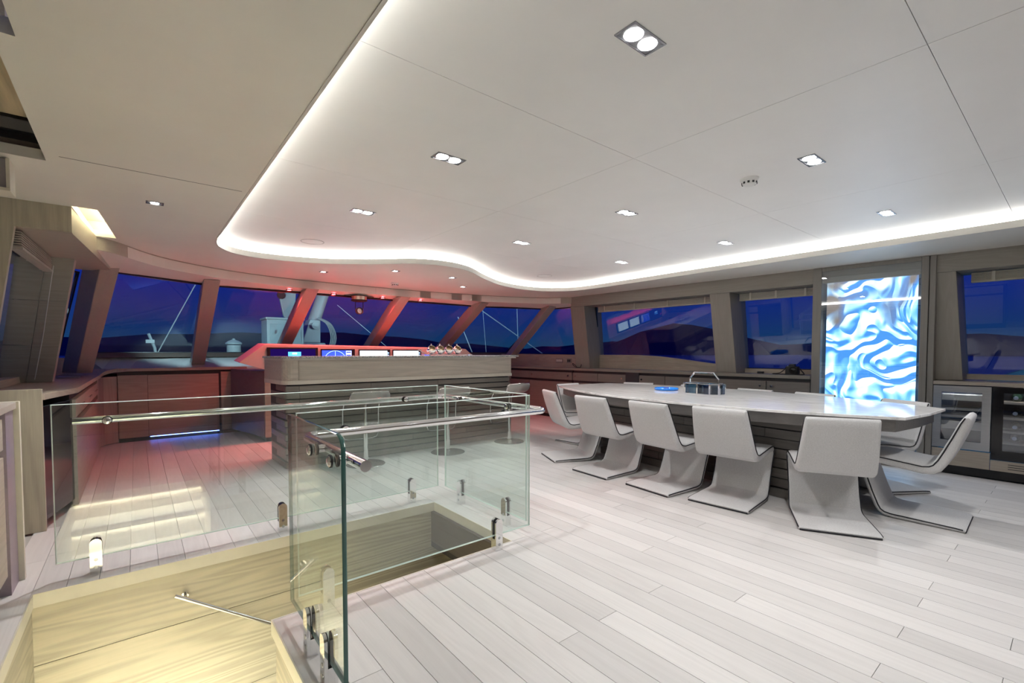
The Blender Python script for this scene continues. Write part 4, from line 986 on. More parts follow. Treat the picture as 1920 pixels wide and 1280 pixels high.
# ================================================================== DINING CHAIRS
def make_chair():
    r = thing('dining_chair', 'x', 'chair', (0, 0, 0), 0, 'dining chairs around the table')
    # centre line of the folded sheet: (x, z, thickness, half width)
    back = [(0.005, 0.745, 0.020, 0.200), (0.010, 0.738, 0.040, 0.203), (0.025, 0.70, 0.052, 0.206), (0.06, 0.60, 0.060, 0.213), (0.095, 0.51, 0.064, 0.219), (0.125, 0.44, 0.066, 0.224), (0.150, 0.400, 0.068, 0.227)]
    seat = [(0.150, 0.400, 0.068, 0.227), (0.178, 0.382, 0.068, 0.228), (0.22, 0.376, 0.066, 0.228), (0.32, 0.388, 0.062, 0.228), (0.42, 0.401, 0.058, 0.228), (0.49, 0.407, 0.054, 0.228), (0.53, 0.402, 0.052, 0.227), (0.552, 0.385, 0.048, 0.227)]
    leg = [(0.552, 0.385, 0.048, 0.227), (0.556, 0.355, 0.044, 0.226), (0.535, 0.28, 0.038, 0.222), (0.495, 0.16, 0.036, 0.220), (0.462, 0.075, 0.036, 0.222), (0.445, 0.045, 0.036, 0.223)]
    base = [(0.445, 0.045, 0.036, 0.223), (0.42, 0.028, 0.036, 0.224), (0.38, 0.0205, 0.035, 0.225), (0.20, 0.0175, 0.032, 0.227), (0.05, 0.015, 0.028, 0.228), (0.012, 0.0125, 0.024, 0.227), (0.0, 0.010, 0.016, 0.224)]
    allp = back + seat[1:] + leg[1:] + base[1:]
    def nrm(i):
        a = allp[max(0, i - 1)]; c = allp[min(len(allp) - 1, i + 1)]
        t = Vector((c[0] - a[0], c[1] - a[1])).normalized(); return Vector((-t.y, t.x))
    idx = 0
    def loft(seg, start, capa, capb):
        b_ = MB(); m = 12; rings = []
        for j, (x, z, th, hw) in enumerate(seg):
            n_ = nrm(start + j); ring = []
            h = th / 2; rr = min(h * 0.9, 0.022)
            for (sy, sn) in ((-1, -1), (1, -1), (1, 1), (-1, 1)):
                for q in range(3):
                    base_a = {(-1, -1): 180, (1, -1): 270, (1, 1): 0, (-1, 1): 90}[(sy, sn)]
                    a = R(base_a + 45 * q)
                    yy = sy * (hw - rr) + rr * math.cos(a); nn = sn * (h - rr) + rr * math.sin(a)
                    ring.append((x + n_.x * nn, yy, z + n_.y * nn))
            rings.append(ring)
        vs = [p for g in rings for p in g]; fs = []
        for i in range(len(rings) - 1):
            for k in range(m): fs.append((i * m + k, i * m + (k + 1) % m, (i + 1) * m + (k + 1) % m, (i + 1) * m + k))
        if capa: fs.append(tuple(range(m)))
        if capb: fs.append(tuple(range((len(rings) - 1) * m, len(rings) * m)))
        return b_.add(vs, fs)
    loft(back, 0, True, True).obj('backrest', M_fabric, r, smooth=50)
    loft(seat, len(back) - 1, True, True).obj('seat', M_fabric, r, smooth=50)
    loft(leg, len(back) + len(seat) - 2, True, True).obj('front_leg', M_fabric, r, smooth=50)
    loft(base, len(back) + len(seat) + len(leg) - 3, True, True).obj('base', M_fabric, r, smooth=50)
    for sy in (-1, 1):
        pts = []
        for i in range(1, len(back) + len(seat) - 2):
            x, z, th, hw = allp[i]; n_ = nrm(i); k = th * 0.30
            pts.append((x + n_.x * k, sy * (hw - 0.001), z + n_.y * k))
        pts2 = []
        for i in range(len(back) + len(seat) - 2, len(allp) - 1):
            x, z, th, hw = allp[i]; n_ = nrm(i)
            pts2.append((x - n_.x * th * 0.25, sy * (hw - 0.001), max(0.006, z - n_.y * th * 0.25)))
        MB().tube(pts + pts2, 0.0042, 6).obj('piping', M_piping, r, smooth=60)
    pts = [(0.0, y, 0.006) for y in (-0.222, -0.1, 0.1, 0.222)]
    MB().tube(pts, 0.005, 6).obj('piping', M_piping, r, smooth=60)
    MB().box(0.03, 0.40, -0.20, 0.20, -0.0, 0.004).obj('foot_plate', M_blackm, r)
    return r
ch = make_chair()
CH = [((3.38, 1.715), 4.8, 'white dining chair in front of the chrome drinks caddy, fourth along the near side'),
      ((3.313, 2.296), -6.0, 'white dining chair third along the near side of the table'),
      ((3.324, 2.940), -3.5, 'white dining chair second along the near side of the table'),
      ((3.50, 3.69), -24.9, 'angled white dining chair closest to the glass railing'),
      ((3.47, 0.95), 28, 'white dining chair seen squarely from behind at the near aft corner'),
      ((4.35, 0.455), 92, 'white dining chair seen from the side at the aft end of the table'),
      ((5.20, 0.96), 150, 'white dining chair in front of the steel wine cooler'),
      ((5.40, 1.72), 166, 'white dining chair tucked in before the glowing art panel'),
      ((5.46, 2.34), 174, 'white dining chair tucked in on the far side just right of the drinks caddy'),
      ((5.50, 3.08), 180, 'white dining chair tucked in on the far side behind the drinks caddy'),
      ((5.38, 3.86), 208, 'white dining chair tucked in at the forward far corner beyond the blue dish'),
      ((4.49, 4.36), 270, 'white dining chair facing aft at the forward end of the table')]
for i, ((x, y), a, lab) in enumerate(CH):
    o = ch if i == 0 else copy_tree(ch)
    o.location = (x, y, 0.0005); o.rotation_euler = (0, 0, R(a)); o['label'] = lab

# ---------------- things on the table
cd = thing('drinks_caddy', 'chrome and smoked glass caddy with a handle on the table', 'caddy', (4.47, 2.42, 0.7475))
cd.rotation_euler = (0, 0, R(-6))
def octo(w, l, c): return [(-w, -l + c), (-w + c, -l), (w - c, -l), (w, -l + c), (w, l - c), (w - c, l), (-w + c, l), (-w, l - c)]
oc = octo(0.105, 0.20, 0.06)
MB().plan(oc, 0, 0.008).obj('base', M_chrome, cd)
s = MB().tube([(x, y, 0.105) for x, y in oc], 0.004, 6, closed=True).obj('top_rim', M_chrome, cd)
pp_ = []
for (a, b_) in zip(oc, oc[1:] + oc[:1]):
    pp_.append(a)
    if (Vector(b_) - Vector(a)).length > 0.2: pp_.append(tuple((Vector(a) + Vector(b_)) / 2))
for x, y in pp_:
    MB().box(x - 0.008, x + 0.008, y - 0.008, y + 0.008, 0.008, 0.107).obj('post', M_chrome, cd)
for (a, b_) in zip(pp_, pp_[1:] + pp_[:1]):
    a, b_ = Vector(a) * 0.985, Vector(b_) * 0.985
    MB().prism([(a.x, a.y, 0.009), (b_.x, b_.y, 0.009), (b_.x, b_.y, 0.102), (a.x, a.y, 0.102)], (0.001, 0.001, 0)).obj('glass_pane', thin_glass('smoked_glass', (0.55, 0.64, 0.72), ior=1.7), cd)
MB().box(-0.098, 0.098, -0.004, 0.004, 0.009, 0.09).obj('divider', M_chrome, cd)
hl = [(0, -0.165, 0.10), (0, -0.165, 0.15), (0, -0.11, 0.215), (0, 0.11, 0.215), (0, 0.165, 0.15), (0, 0.165, 0.10)]
MB().tube(hl, 0.0095, 6).obj('handle', M_chrome, cd)
k = 0
for (x, y, c, nm) in ((-0.05, 0.10, (0.22, 0.42, 0.50), 'teal glass tumbler in the far half of the drinks caddy'), (0.04, 0.09, (0.02, 0.05, 0.09), 'dark glass tumbler in the far half of the drinks caddy'), (-0.045, -0.07, (0.01, 0.03, 0.12), 'navy glass tumbler in the near half of the drinks caddy'), (0.04, -0.09, (0.03, 0.06, 0.11), 'dark blue glass tumbler in the near half of the drinks caddy')):
    p = cd.matrix_world @ Vector((0, 0, 0))
    q = Matrix.Rotation(R(-6), 3, 'Z') @ Vector((x, y, 0)) + Vector((4.47, 2.42, 0.756))
    o = MB().lathe([(1e-6, 0), (0.034, 0), (0.038, 0.08), (0.035, 0.08), (0.031, 0.008), (1e-6, 0.008)], n=18).obj('tumbler', pmat('tumbler_%d' % k, c, 0.08, spec=0.7), smooth=40)
    o.location = q; tag(o, nm, 'glass', 'glasses in the drinks caddy'); k += 1
M_blue = pmat('blue_plastic', (0.015, 0.24, 0.85), 0.25)
dish = thing('blue_dish', 'round bright blue dish with a raised rim on the table', 'dish', (4.60, 2.93, 0.7475))
MB().lathe([(1e-6, 0), (0.11, 0), (0.125, 0.006), (0.130, 0.018), (0.122, 0.026), (0.108, 0.022), (0.10, 0.010), (1e-6, 0.008)], n=36).obj('plate', M_blue, dish, smooth=50)
MB().lathe([(1e-6, 0.008), (0.035, 0.008), (0.03, 0.022), (0.02, 0.030), (1e-6, 0.032)], n=20).obj('boss', pmat('blue_dark', (0.01, 0.07, 0.4), 0.3), dish, smooth=50)
# camera on the right worktop
cmx = rwx(2.18, 0.16)
dc = thing('photo_camera', 'black camera with a strap on the right worktop by the art cabinet', 'camera', (cmx, 2.2, 0.9005))
MB().box(-0.04, 0.04, -0.07, 0.07, 0, 0.10).obj('body', M_blackm, dc, bevel=0.012)
MB().box(-0.03, 0.03, -0.03, 0.03, 0.098, 0.128).obj('prism_housing', M_blackm, dc, bevel=0.008)
MB().lathe([(1e-6, 0), (0.036, 0), (0.036, 0.05), (0.040, 0.052), (0.040, 0.075), (0.03, 0.075), (0.028, 0.06), (1e-6, 0.058)], (-0.035, -0.02, 0.055), 22, axis=(-1, -0.3, 0)).obj('lens', M_black, dc, smooth=40)
MB().lathe([(1e-6, 0), (0.01, 0), (0.01, 0.008), (1e-6, 0.008)], (0, 0.05, 0.10), 12).obj('shutter_button', M_chrome, dc, smooth=40)
MB().tube(spline([(0, 0.07, 0.08), (-0.02, 0.13, 0.02), (-0.06, 0.2, 0.006), (-0.08, 0.10, 0.006), (-0.09, -0.03, 0.006), (-0.07, -0.14, 0.006), (-0.0, -0.12, 0.02), (0, -0.07, 0.08)], 5), 0.006, 6).obj('strap', M_blackm, dc, smooth=60)
o = MB().box(-0.02, 0.02, -0.035, 0.035, 0, 0.028).obj('power_adapter', M_blackm, bevel=0.004); o.location = (rwx(2.55, 0.14), 2.55, 0.9005)
tag(o, 'small black power adapter on the right worktop near the camera', 'adapter')

# ================================================================== GLASS RAILING
RL = (1.2, 2.7, 0)
rail = thing('glass_railing', 'frameless glass railing with chrome handrail around the stair opening', 'railing', RL)
GZ0, GZ1, GT = 0.085, 0.905, 0.015
def gpanel(axis, c, a0, a1, notch=None):
    """glass slab; rounded near top corner when notch is given. faces: 0 clear, 1 edge"""
    prof = [(a0, GZ0), (a1, GZ0), (a1, GZ1), (a0, GZ1)]
    if notch:
        r_ = 0.05
        prof = [(a0, -0.02 if notch == 'low' else GZ0), (a1, -0.02 if notch == 'low' else GZ0), (a1, GZ1)] + [(a0 + r_ - r_ * math.sin(R(90 * k / 6)), GZ1 - r_ + r_ * math.cos(R(90 * k / 6))) for k in range(7)]
    ch_ = 0.004; cu = sum(u for u, v in prof) / len(prof); cv = sum(v for u, v in prof) / len(prof)
    du = a1 - a0; dv = max(v for u, v in prof) - min(v for u, v in prof)
    ins = [(cu + (u - cu) * (1 - 2 * ch_ / du), cv + (v - cv) * (1 - 2 * ch_ / dv)) for u, v in prof]
    def P(u, v, w): return (u, c + w, v) if axis == 'x' else (c + w, u, v)
    n_ = len(prof); h = GT / 2; g = MB()
    g.add([P(u, v, -h) for u, v in ins], [tuple(range(n_))], 0); g.add([P(u, v, h) for u, v in ins], [tuple(range(n_))], 0)
    rings = [[P(u, v, -h) for u, v in ins], [P(u, v, -h + ch_) for u, v in prof], [P(u, v, h - ch_) for u, v in prof], [P(u, v, h) for u, v in ins]]
    for ra, rb in zip(rings, rings[1:]):
        g.add(ra + rb, [(i, (i + 1) % n_, n_ + (i + 1) % n_, n_ + i) for i in range(n_)], 1)
    o = g.obj('glass_panel', [M_glass, M_edgel], rail)
    at(o, RL); return o
GA, GB, GC, GD = 3.28, 1.925, 2.165, 0.505
gpanel('x', GA, -0.345, 1.885)
gpanel('y', GB, 2.225, 3.235)
gpanel('x', GC, 0.535, 1.895)
o = gpanel('y', GD, 1.475, 2.150, 'round')
# the near panel's edge is seen end-on: deep green
o.data.materials[1] = M_edge
HZ = 0.807
def arc3(c, r_, a0, a1, n=6): return [(c[0] + r_ * math.cos(R(a0 + (a1 - a0) * k / n)), c[1] + r_ * math.sin(R(a0 + (a1 - a0) * k / n)), HZ) for k in range(n + 1)]
hx1 = GB + 0.055; hyA = GA + 0.055; hyC = GC - 0.055; hxD = GD + 0.055
path = [(-0.27, hyA, HZ)] + arc3((hx1 - 0.05, hyA - 0.05), 0.05, 90, 0) + arc3((hx1 - 0.05, hyC + 0.05), 0.05, 0, -90) + arc3((hxD + 0.05, hyC - 0.05), 0.05, 90, 180) + [(hxD, 1.43, HZ)]
o = MB().tube(path, 0.019, 16).obj('handrail', M_chrome, rail, smooth=40); at(o, RL)
def standoff(g, n_, q):
    """round fitting through the glass at point q on the pane, n_ points to the handrail"""
    n_ = Vector(n_); q = Vector(q); s_ = MB()
    s_.lathe([(1e-6, -0.014), (0.013, -0.014), (0.019, -0.010), (0.019, -0.001), (1e-6, -0.001)], q - n_ * GT / 2, 18, 0, axis=n_)
    s_.lathe([(1e-6, 0), (0.019, 0), (0.019, 0.006), (0.015, 0.008), (0.015, 0.034), (1e-6, 0.034)], q + n_ * GT / 2, 18, 0, axis=n_)
    o = s_.obj('standoff', M_chrome, rail, smooth=40); at(o, RL)
    w = MB().lathe([(0.0195, -0.003), (0.022, -0.003), (0.022, 0.003), (0.0195, 0.003)], q - n_ * (GT / 2 + 0.004), 18, axis=n_).lathe([(0.0195, -0.003), (0.022, -0.003), (0.022, 0.003), (0.0195, 0.003)], q + n_ * (GT / 2 + 0.004), 18, axis=n_).obj('gasket', M_blackm, rail, smooth=40); at(w, RL)
for x in (-0.13, 1.60): standoff('A', (0, 1, 0), (x, GA, HZ))
for y in (3.02, 2.42): standoff('B', (1, 0, 0), (GB, y, HZ))
for x in (0.75, 1.70): standoff('C', (0, -1, 0), (x, GC, HZ))
for y in (1.80, 1.57): standoff('D', (1, 0, 0), (GD, y, HZ))
# clamps: two round-topped plates with black gasket, on a foot block
def clamp(x, y, along):
    w, h, pt = 0.05, 0.185, 0.012
    prof = [(-w / 2, 0.0), (w / 2, 0.0)] + [(w / 2 * math.cos(R(180 * k / 10)), h - w / 2 + w / 2 * math.sin(R(180 * k / 10))) for k in range(11)]
    r_ = MB(); g_ = MB()
    for sgn in (-1, 1):
        off = sgn * (GT / 2 + 0.004) if sgn > 0 else -(GT / 2 + 0.004 + pt)
        goff = sgn * (GT / 2) if sgn > 0 else -(GT / 2 + 0.004)
        if along == 'x':
            r_.prism([(x + u, y + off, v) for u, v in prof], (0, pt, 0)); g_.prism([(x + u * 0.96, y + goff, max(0.07, v) - 0.001) for u, v in prof], (0, 0.004, 0))
        else:
            r_.prism([(x + off, y + u, v) for u, v in prof], (pt, 0, 0)); g_.prism([(x + goff, y + u * 0.96, max(0.07, v) - 0.001) for u, v in prof], (0.004, 0, 0))
    if along == 'x': r_.box(x - w / 2, x + w / 2, y - GT / 2 - 0.0039, y + GT / 2 + 0.0039, 0.0, 0.068)
    else: r_.box(x - GT / 2 - 0.0039, x + GT / 2 + 0.0039, y - w / 2, y + w / 2, 0.0, 0.068)
    o = r_.obj('clamp', M_chrome, rail, smooth=30); at(o, RL)
    g = g_.obj('gasket', M_blackm, o)
    for zz_ in (0.035, 0.075):
        for sgn in (-1, 1):
            q = Vector((x, y, zz_)); n_ = Vector((0, sgn, 0)) if along == 'x' else Vector((sgn, 0, 0))
            MB().lathe([(1e-6, 0), (0.009, 0), (0.008, 0.0015), (1e-6, 0.0015)], q + n_ * (GT / 2 + 0.004 + pt), 12, axis=n_).obj('screw', M_steel, o)
for x in (-0.19, 0.72, 1.65): clamp(x, GA, 'x')
for y in (3.0, 2.44): clamp(GB, y, 'y')
for x in (0.66, 1.64): clamp(x, GC, 'x')
for y in (1.86, 1.65): clamp(GD, y, 'y')

# ================================================================== LAMPS
M_lens = emis('lamp_lens', (1.0, 0.99, 0.97), 30)
M_trim = pmat('lamp_trim', (0.35, 0.36, 0.38), 0.25, 1.0)
WH = (1.0, 0.985, 0.975)
def downlight(x, y, label, double=True, z=ZC, power=DL_W, along='x'):
    r = thing('downlight', label, 'ceiling light', (x, y, z), 0, 'recessed square downlights')
    L_, W_ = (0.086, 0.042) if double else (0.045, 0.032)
    fr = MB()
    for (a, b_, c, d_) in ((-L_, L_, -W_, -W_ + 0.006), (-L_, L_, W_ - 0.006, W_), (-L_, -L_ + 0.006, -W_ + 0.006, W_ - 0.006), (L_ - 0.006, L_, -W_ + 0.006, W_ - 0.006)):
        fr.box(a, b_, c, d_, -0.004, 0.0)
    fr.obj('trim_frame', M_trim, r)
    MB().box(-L_ + 0.006, L_ - 0.006, -W_ + 0.006, W_ - 0.006, -0.0015, -0.0005).obj('housing', pmat('lamp_housing', (0.16, 0.16, 0.17), 0.3, 0.6), r)
    for k in ((-0.038, 0.038) if double else (0.0,)):
        rr = 0.030 if double else 0.020
        MB().lathe([(1e-6, -0.005), (rr, -0.004), (rr + 0.002, -0.0016), (1e-6, -0.0016)], (k, 0, 0), 20).obj('lens', M_lens, r, smooth=40)
    spot('spot', (0, 0, -0.02), power, WH, 96, 0.6, 0.02, r)
    return r
DX = [1.325, 2.865, 4.38]; DY = [0.955, 2.175, 3.39]
nx = ['left', 'middle', 'right']; ny = ['aft', 'centre', 'forward']
for j, y in enumerate(DY):
    for i, x in enumerate(DX):
        o = downlight(x, y, 'twin square downlight, %s column %s row of the white ceiling' % (nx[i], ny[j]))
for i, x in enumerate(DX):
    downlight(x, -0.265, 'twin square downlight behind the viewer, %s column' % nx[i])
for (x, y, lab) in ((0.11, 3.71, 'small downlight in the beige ceiling over the left cabinets'), (1.72, 5.62, 'small downlight over the left end of the bar, near the windscreen band'), (2.35, 5.04, 'small downlight above the bar beside the ceiling curve, left of the pair'), (3.12, 5.04, 'small downlight above the bar beside the ceiling curve, right of the pair'), (3.67, 5.64, 'small downlight over the right end of the bar, near the windscreen band')):
    downlight(x, y, lab, False, ZS, SOF_W * (2.2 if x < 0.5 else 1.0))
def under(x, dy):
    """point on the header underside, dy behind the curved band"""
    i = min(range(40), key=lambda q: abs(A[q].x - x)); j = min(range(40), key=lambda q: abs(B[q].x - x))
    return A[i].y + dy, 2.005 - 0.055 * dy / (B[j].y + 0.06 - A[i].y)
for k, x in enumerate((1.55, 2.13, 2.84, 3.45)):
    y, z = under(x, 0.09)
    r = thing('red_lamp', 'red spot lamp, number %s from the left above the windscreen' % ['one', 'two', 'three', 'four'][k], 'red lamp', (x, y, z - 0.004), 0, 'red lamps over the windscreen')
    MB().lathe([(0.026, -0.010), (0.038, -0.010), (0.040, 0.004), (0.026, 0.004)], n=20).obj('ring', M_trim, r, smooth=40)
    MB().lathe([(1e-6, -0.012), (0.026, -0.009), (0.026, 0.0), (1e-6, 0.0)], n=16).obj('lens', emis('red_lens', (1.0, 0.06, 0.07), 22), r, smooth=40)
    spot('spot', (0, 0, -0.03), RED_W, (1.0, 0.10, 0.08), 140, 0.5, 0.04, r, aim=(0, -0.12, -1))
# smoke detectors
def detector(x, y, z, label):
    r = thing('smoke_detector', label, 'smoke detector', (x, y, z), 0, 'white smoke detectors')
    MB().lathe([(1e-6, 0), (0.052, 0), (0.052, -0.010), (0.046, -0.016), (0.040, -0.030), (0.030, -0.040), (1e-6, -0.042)], n=28).obj('body', pmat('white_plastic', (0.75, 0.75, 0.74), 0.4), r, smooth=35)
    for k in range(10):
        a = 2 * math.pi * k / 10
        MB().box(-0.006, 0.006, -0.0015, 0.0015, -0.034, -0.018).obj('slot', M_blackm, r).matrix_local = Matrix.Rotation(a, 4, 'Z') @ Matrix.Translation((0, 0.0415, 0)) 
detector(2.88, 1.29, ZC, 'white smoke detector on the white ceiling')
detector(2.75, 5.92, ZS, 'white smoke detector near the windscreen band')
# ceiling loudspeakers
for x, y, lab in ((1.31, 4.6, 'flush round ceiling loudspeaker at the left of the white ceiling'), (4.35, 4.66, 'flush round ceiling loudspeaker at the right of the white ceiling')):
    r = thing('ceiling_speaker', lab, 'speaker', (x, y, ZC), 0, 'flush ceiling speakers')
    MB().lathe([(1e-6, -0.002), (0.095, -0.002), (0.097, 0), (1e-6, 0)], n=36).obj('grille', M_ceil, r)
    MB().lathe([(0.098, -0.0025), (0.103, -0.0025), (0.103, 0), (0.098, 0)], n=36).obj('ring', pmat('ring_grey', (0.5, 0.5, 0.5), 0.5), r, smooth=35)
# searchlight handle under the header
sl = thing('searchlight_handle', 'hanging searchlight handle under the windscreen header', 'searchlight control', (2.49, *under(2.49, 0.09)))
sl.scale = (1.4, 1.4, 1.25)
s = MB(); s.plan([(-0.155, 0), (0, -0.06), (0.155, 0), (0, 0.06)], -0.012, -0.004); s.obj('mounting_plate', pmat('plate_brown', (0.10, 0.07, 0.06), 0.35), sl)
MB().lathe([(1e-6, -0.012), (0.075, -0.012), (0.075, -0.05), (1e-6, -0.05)], n=28).obj('drum', pmat('drum_brass', (0.55, 0.45, 0.38), 0.3, 0.7), sl, smooth=35)
MB().lathe([(1e-6, -0.0505), (0.082, -0.0505), (0.080, -0.062), (0.06, -0.07), (1e-6, -0.07)], n=28).obj('lower_ring', M_blackm, sl, smooth=35)
for sx in (-0.04, 0.04):
    MB().tube([(sx, 0, -0.065), (sx, 0, -0.155)], 0.004, 8).obj('rod', M_blackm, sl, smooth=60)
MB().lathe([(0.030, -0.012), (0.040, -0.012), (0.040, 0.012), (0.030, 0.012)], (0, 0, -0.175), 22, axis=(0.25, -1, 0.1)).obj('grip_ring', M_blackm, sl, smooth=35)
MB().lathe([(1e-6, -0.006), (0.0295, -0.006), (0.0295, 0.006), (1e-6, 0.006)], (0, 0, -0.175), 22, axis=(0.25, -1, 0.1)).obj('knob_face', M_steel, sl, smooth=35)

# ================================================================== OUTSIDE
M_deckw = noisy('crane_white', (0.42, 0.50, 0.50), 0.4, var=0.05, scale=4)
sea = struct(MB().box(-900, 1500, 9.3, 2600, -3.2, -3.0).obj('sea', noisy('sea_dark', (0.006, 0.02, 0.06), 0.25, var=0.1, scale=0.2)), 'dark sea beyond the windows')
deck = struct(MB().plan([(-2.6, 8.95), (9.4, 8.95), (8.0, 12.0), (4.4, 18.0), (1.4, 18.0), (-1.6, 12.0)], 0.55, 0.62).obj('foredeck', noisy('deck_teak', (0.12, 0.11, 0.10), 0.6, var=0.1)), 'foredeck outside the windscreen')
def ridge(name, pts, y, label):
    s_ = MB(); n = len(pts)
    s_.add([(x, y, -3) for x, z in pts] + [(x * 1.0, y + 30, z) for x, z in pts] + [(x, y + 200, -3) for x, z in pts],
           [(i, i + 1, n + i + 1, n + i) for i in range(n - 1)] + [(n + i, n + i + 1, 2 * n + i + 1, 2 * n + i) for i in range(n - 1)])
    return struct(s_.obj(name, noisy('hill_haze', (0.02, 0.05, 0.17), 0.9, var=0.1, scale=0.01)), label)  # blue dusk haze is put into the hills' base colour
random.seed(3)
ridge('hills_ahead', [(x, 26 + 12 * math.sin(x / 170) + random.uniform(-4, 4)) for x in range(-700, 1500, 60)], 900, 'low dark hills along the horizon')
hr_ = MB(); pts = [(y, 10 + 48 * math.exp(-((y - 520) / 130) ** 2) + 14 * math.exp(-((y - 120) / 120) ** 2) + random.uniform(-3, 3)) for y in range(-400, 900, 40)]
n = len(pts)
hr_.add([(800, y, -3) for y, z in pts] + [(840, y, z) for y, z in pts], [(i, i + 1, n + i + 1, n + i) for i in range(n - 1)])
hr_.add([(840, y, z) for y, z in pts] + [(1000, y, -3) for y, z in pts], [(i, i + 1, n + i + 1, n + i) for i in range(n - 1)])
struct(hr_.obj('hills_abeam', MATS['hill_haze']), 'dark mountain seen through the right-hand windows')
# deck crane
cr = thing('deck_crane', 'pale deck crane with hydraulic hoses outside the windscreen', 'crane', (2.92, 10.6, 0.62))
MB().box(-0.28, 0.28, -0.25, 0.25, 0, 0.75).obj('base', M_deckw, cr, bevel=0.03)
MB().hexa([(-0.20, -0.2, 0.75), (0.18, -0.2, 0.75), (0.18, 0.2, 0.75), (-0.20, 0.2, 0.75), (-0.02, -0.16, 1.25), (0.20, -0.16, 1.25), (0.20, 0.16, 1.25), (-0.02, 0.16, 1.25)]).obj('knuckle', M_deckw, cr, bevel=0.02)
MB().tube([(0.08, 0, 1.15), (0.62, 0, 2.75)], [0.13, 0.11], 16).obj('boom', M_deckw, cr, smooth=40)
MB().tube([(0.40, 0, 2.08), (0.425, 0, 2.15)], 0.135, 16).obj('collar', M_steel, cr, smooth=40)
MB().tube([(0.60, 0, 2.70), (0.85, 0, 3.45)], 0.085, 16).obj('inner_boom', M_deckw, cr, smooth=40)
for k in range(4):
    MB().tube(spline([(0.12 + 0.02 * k, -0.2, 1.28), (0.30 + 0.03 * k, -0.26, 1.15), (0.38 + 0.035 * k, -0.27, 0.85), (0.28 + 0.03 * k, -0.25, 0.5)], 5), 0.014, 6).obj('hose', pmat('hose_grey', (0.35, 0.4, 0.4), 0.5), cr, smooth=60)
MB().lathe([(1e-6, 0), (0.07, 0), (0.07, 0.05), (1e-6, 0.05)], (0.06, -0.2, 1.12), 16, axis=(0, -1, 0)).obj('pivot_pin', M_deckw, cr, smooth=40)
# sheave plate hanging beside the crane
sh = thing('crane_sheave', 'tapered pale sheave block left of the crane', 'pulley', (2.34, 10.25, 1.9))
MB().prism([(-0.14, 0, 0.75), (0.26, 0, 0.75), (0.22, 0, 0.2), (0.06, 0, -0.05), (0.0, 0, 0.0)], (0, 0.08, 0)).obj('cheek_plate', M_deckw, sh, bevel=0.01)
MB().lathe([(1e-6, 0), (0.075, 0), (0.075, 0.05), (1e-6, 0.05)], (-0.05, -0.001, 0.42), 18, axis=(0, -1, 0)).obj('sheave', M_blackm, sh, smooth=40)
MB().box(-0.11, 0.01, -0.05, -0.002, 0.42, 0.70).obj('guard', M_blackm, sh)
MB().tube([(0.08, 0.09, 0.15), (0.08, 0.09, -1.28)], 0.05, 10).obj('post', M_deckw, sh, smooth=40)
# deck locker
lk = thing('deck_locker', 'pale square locker on the foredeck left of the crane', 'locker', (2.20, 9.7, 0.62))
MB().box(-0.32, 0.32, -0.2, 0.3, 0, 1.16).obj('body', M_deckw, lk, bevel=0.01)
MB().box(-0.34, 0.34, -0.22, 0.32, 1.16, 1.20).obj('lid', M_deckw, lk, bevel=0.01)
MB().box(-0.27, 0.27, -0.215, -0.2005, 0.1, 1.08).obj('door', noisy('locker_door', (0.36, 0.45, 0.46), 0.4, var=0.04), lk, bevel=0.004)
for x in (-0.18, 0.02): MB().box(x - 0.015, x + 0.015, -0.225, -0.2155, 0.90, 0.96).obj('latch', M_steel, lk)
# capped vent
cv = thing('deck_vent', 'round capped vent on the foredeck', 'vent', (1.40, 9.9, 0.62))
MB().lathe([(0.118, 0), (0.115, 0.68), (1e-6, 0.68)], n=24).obj('stem', M_deckw, cv, smooth=35)
MB().lathe([(0.118, 0.69), (0.135, 0.70), (0.135, 0.72), (0.09, 0.755), (0.03, 0.78), (0.02, 0.80), (1e-6, 0.805)], n=24).obj('cap', M_deckw, cv, smooth=35)
MB().lathe([(0.128, 0.50), (0.132, 0.50), (0.132, 0.53), (0.128, 0.53)], n=24).obj('band', M_steel, cv, smooth=35)
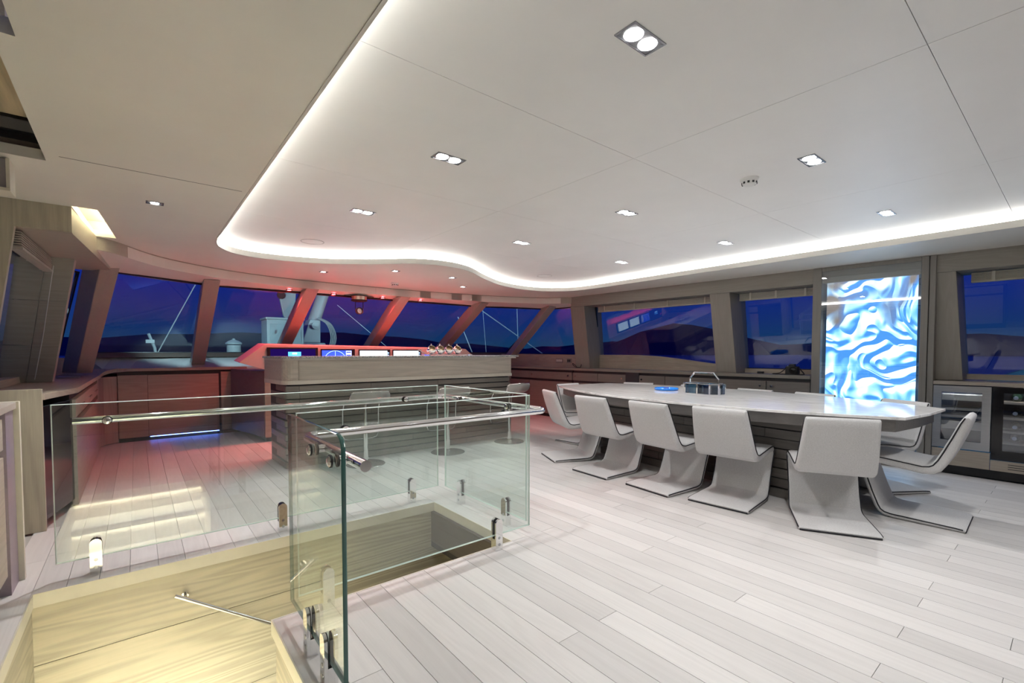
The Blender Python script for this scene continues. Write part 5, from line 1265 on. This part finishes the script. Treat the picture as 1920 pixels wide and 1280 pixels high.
# mast with stay at the left, and rigging at the right
ms = thing('deck_mast', 'short white mast with a stay wire outside the left windscreen', 'mast', (0.22, 9.8, 0.62))
MB().tube([(0.05, 0, 0), (0.02, 0, 0.62), (-0.06, 0, 0.86)], 0.022, 8).obj('pole', M_deckw, ms, smooth=40)
MB().tube([(0.06, 0, 0.55), (0.62, 0.2, 1.75)], 0.009, 6).obj('stay', M_deckw, ms, smooth=40)
MB().box(-0.10, 0.02, -0.03, 0.03, 0.70, 0.76).obj('lamp_box', M_deckw, ms, bevel=0.005)
MB().tube([(0.14, 0, 0), (0.06, 0, 0.5)], 0.012, 6).obj('brace', M_deckw, ms, smooth=40)
M_stay = pmat('stay_pale', (0.6, 0.75, 0.8), 0.4)
def wire(p, q, r_, label): return tag(MB().tube([p, q], r_, 6).obj('rigging_wire', M_stay, smooth=60), label, 'wire', 'rigging wires on the foredeck')
wire((6.15, 9.75, 2.63), (9.3, 8.98, 0.62), 0.013, 'long slanting rigging wire crossing the right corner post')
wire((5.90, 9.3, 2.0), (6.56, 9.3, 0.62), 0.012, 'short slanting rigging wire right of the snack bowls')
wire((3.40, 10.2, 2.19), (5.0, 9.4, 0.62), 0.006, 'thin wire running down from the crane')
wire((7.61, 9.2, 2.6), (7.69, 9.2, 0.62), 0.010, 'upright rigging wire beside the right corner post')
wire((6.66, 9.4, 2.5), (6.84, 9.4, 0.62), 0.007, 'faint upright wire between the two slanting wires')
wire((-1.2, 5.3, 2.05), (-1.9, 9.2, 0.62), 0.012, 'pale wire outside the left window')
# foredeck flood lamps: left lights crane and locker, right is added to brighten the wires
for fx_, fy_, pw_, ax_, lab in ((0.62, 6.36, 210, 0.14, 'flood lamp on the left of the wheelhouse roof facing the foredeck'), (4.75, 6.24, 150, 0.22, 'added flood lamp on the right of the wheelhouse roof brightening the wires')):
    fl = thing('deck_flood_lamp', lab, 'lamp', (fx_, fy_, 2.101), 0, 'flood lamps on the roof')
    MB().box(-0.1, 0.1, -0.05, 0.05, 0.02, 0.12).obj('housing', M_blackm, fl, bevel=0.01)
    MB().box(-0.03, 0.03, -0.03, 0.03, 0.0, 0.02).obj('foot', M_steel, fl)
    MB().box(-0.085, 0.085, 0.0505, 0.053, 0.03, 0.11).obj('lens', emis('flood_lens', (0.7, 0.95, 1.0), 20), fl)
    spot('spot', (0, 0.09, 0.08), pw_, (0.68, 0.96, 1.0), 88, 0.25, 0.05, fl, aim=(ax_, 1.0, 0.0))
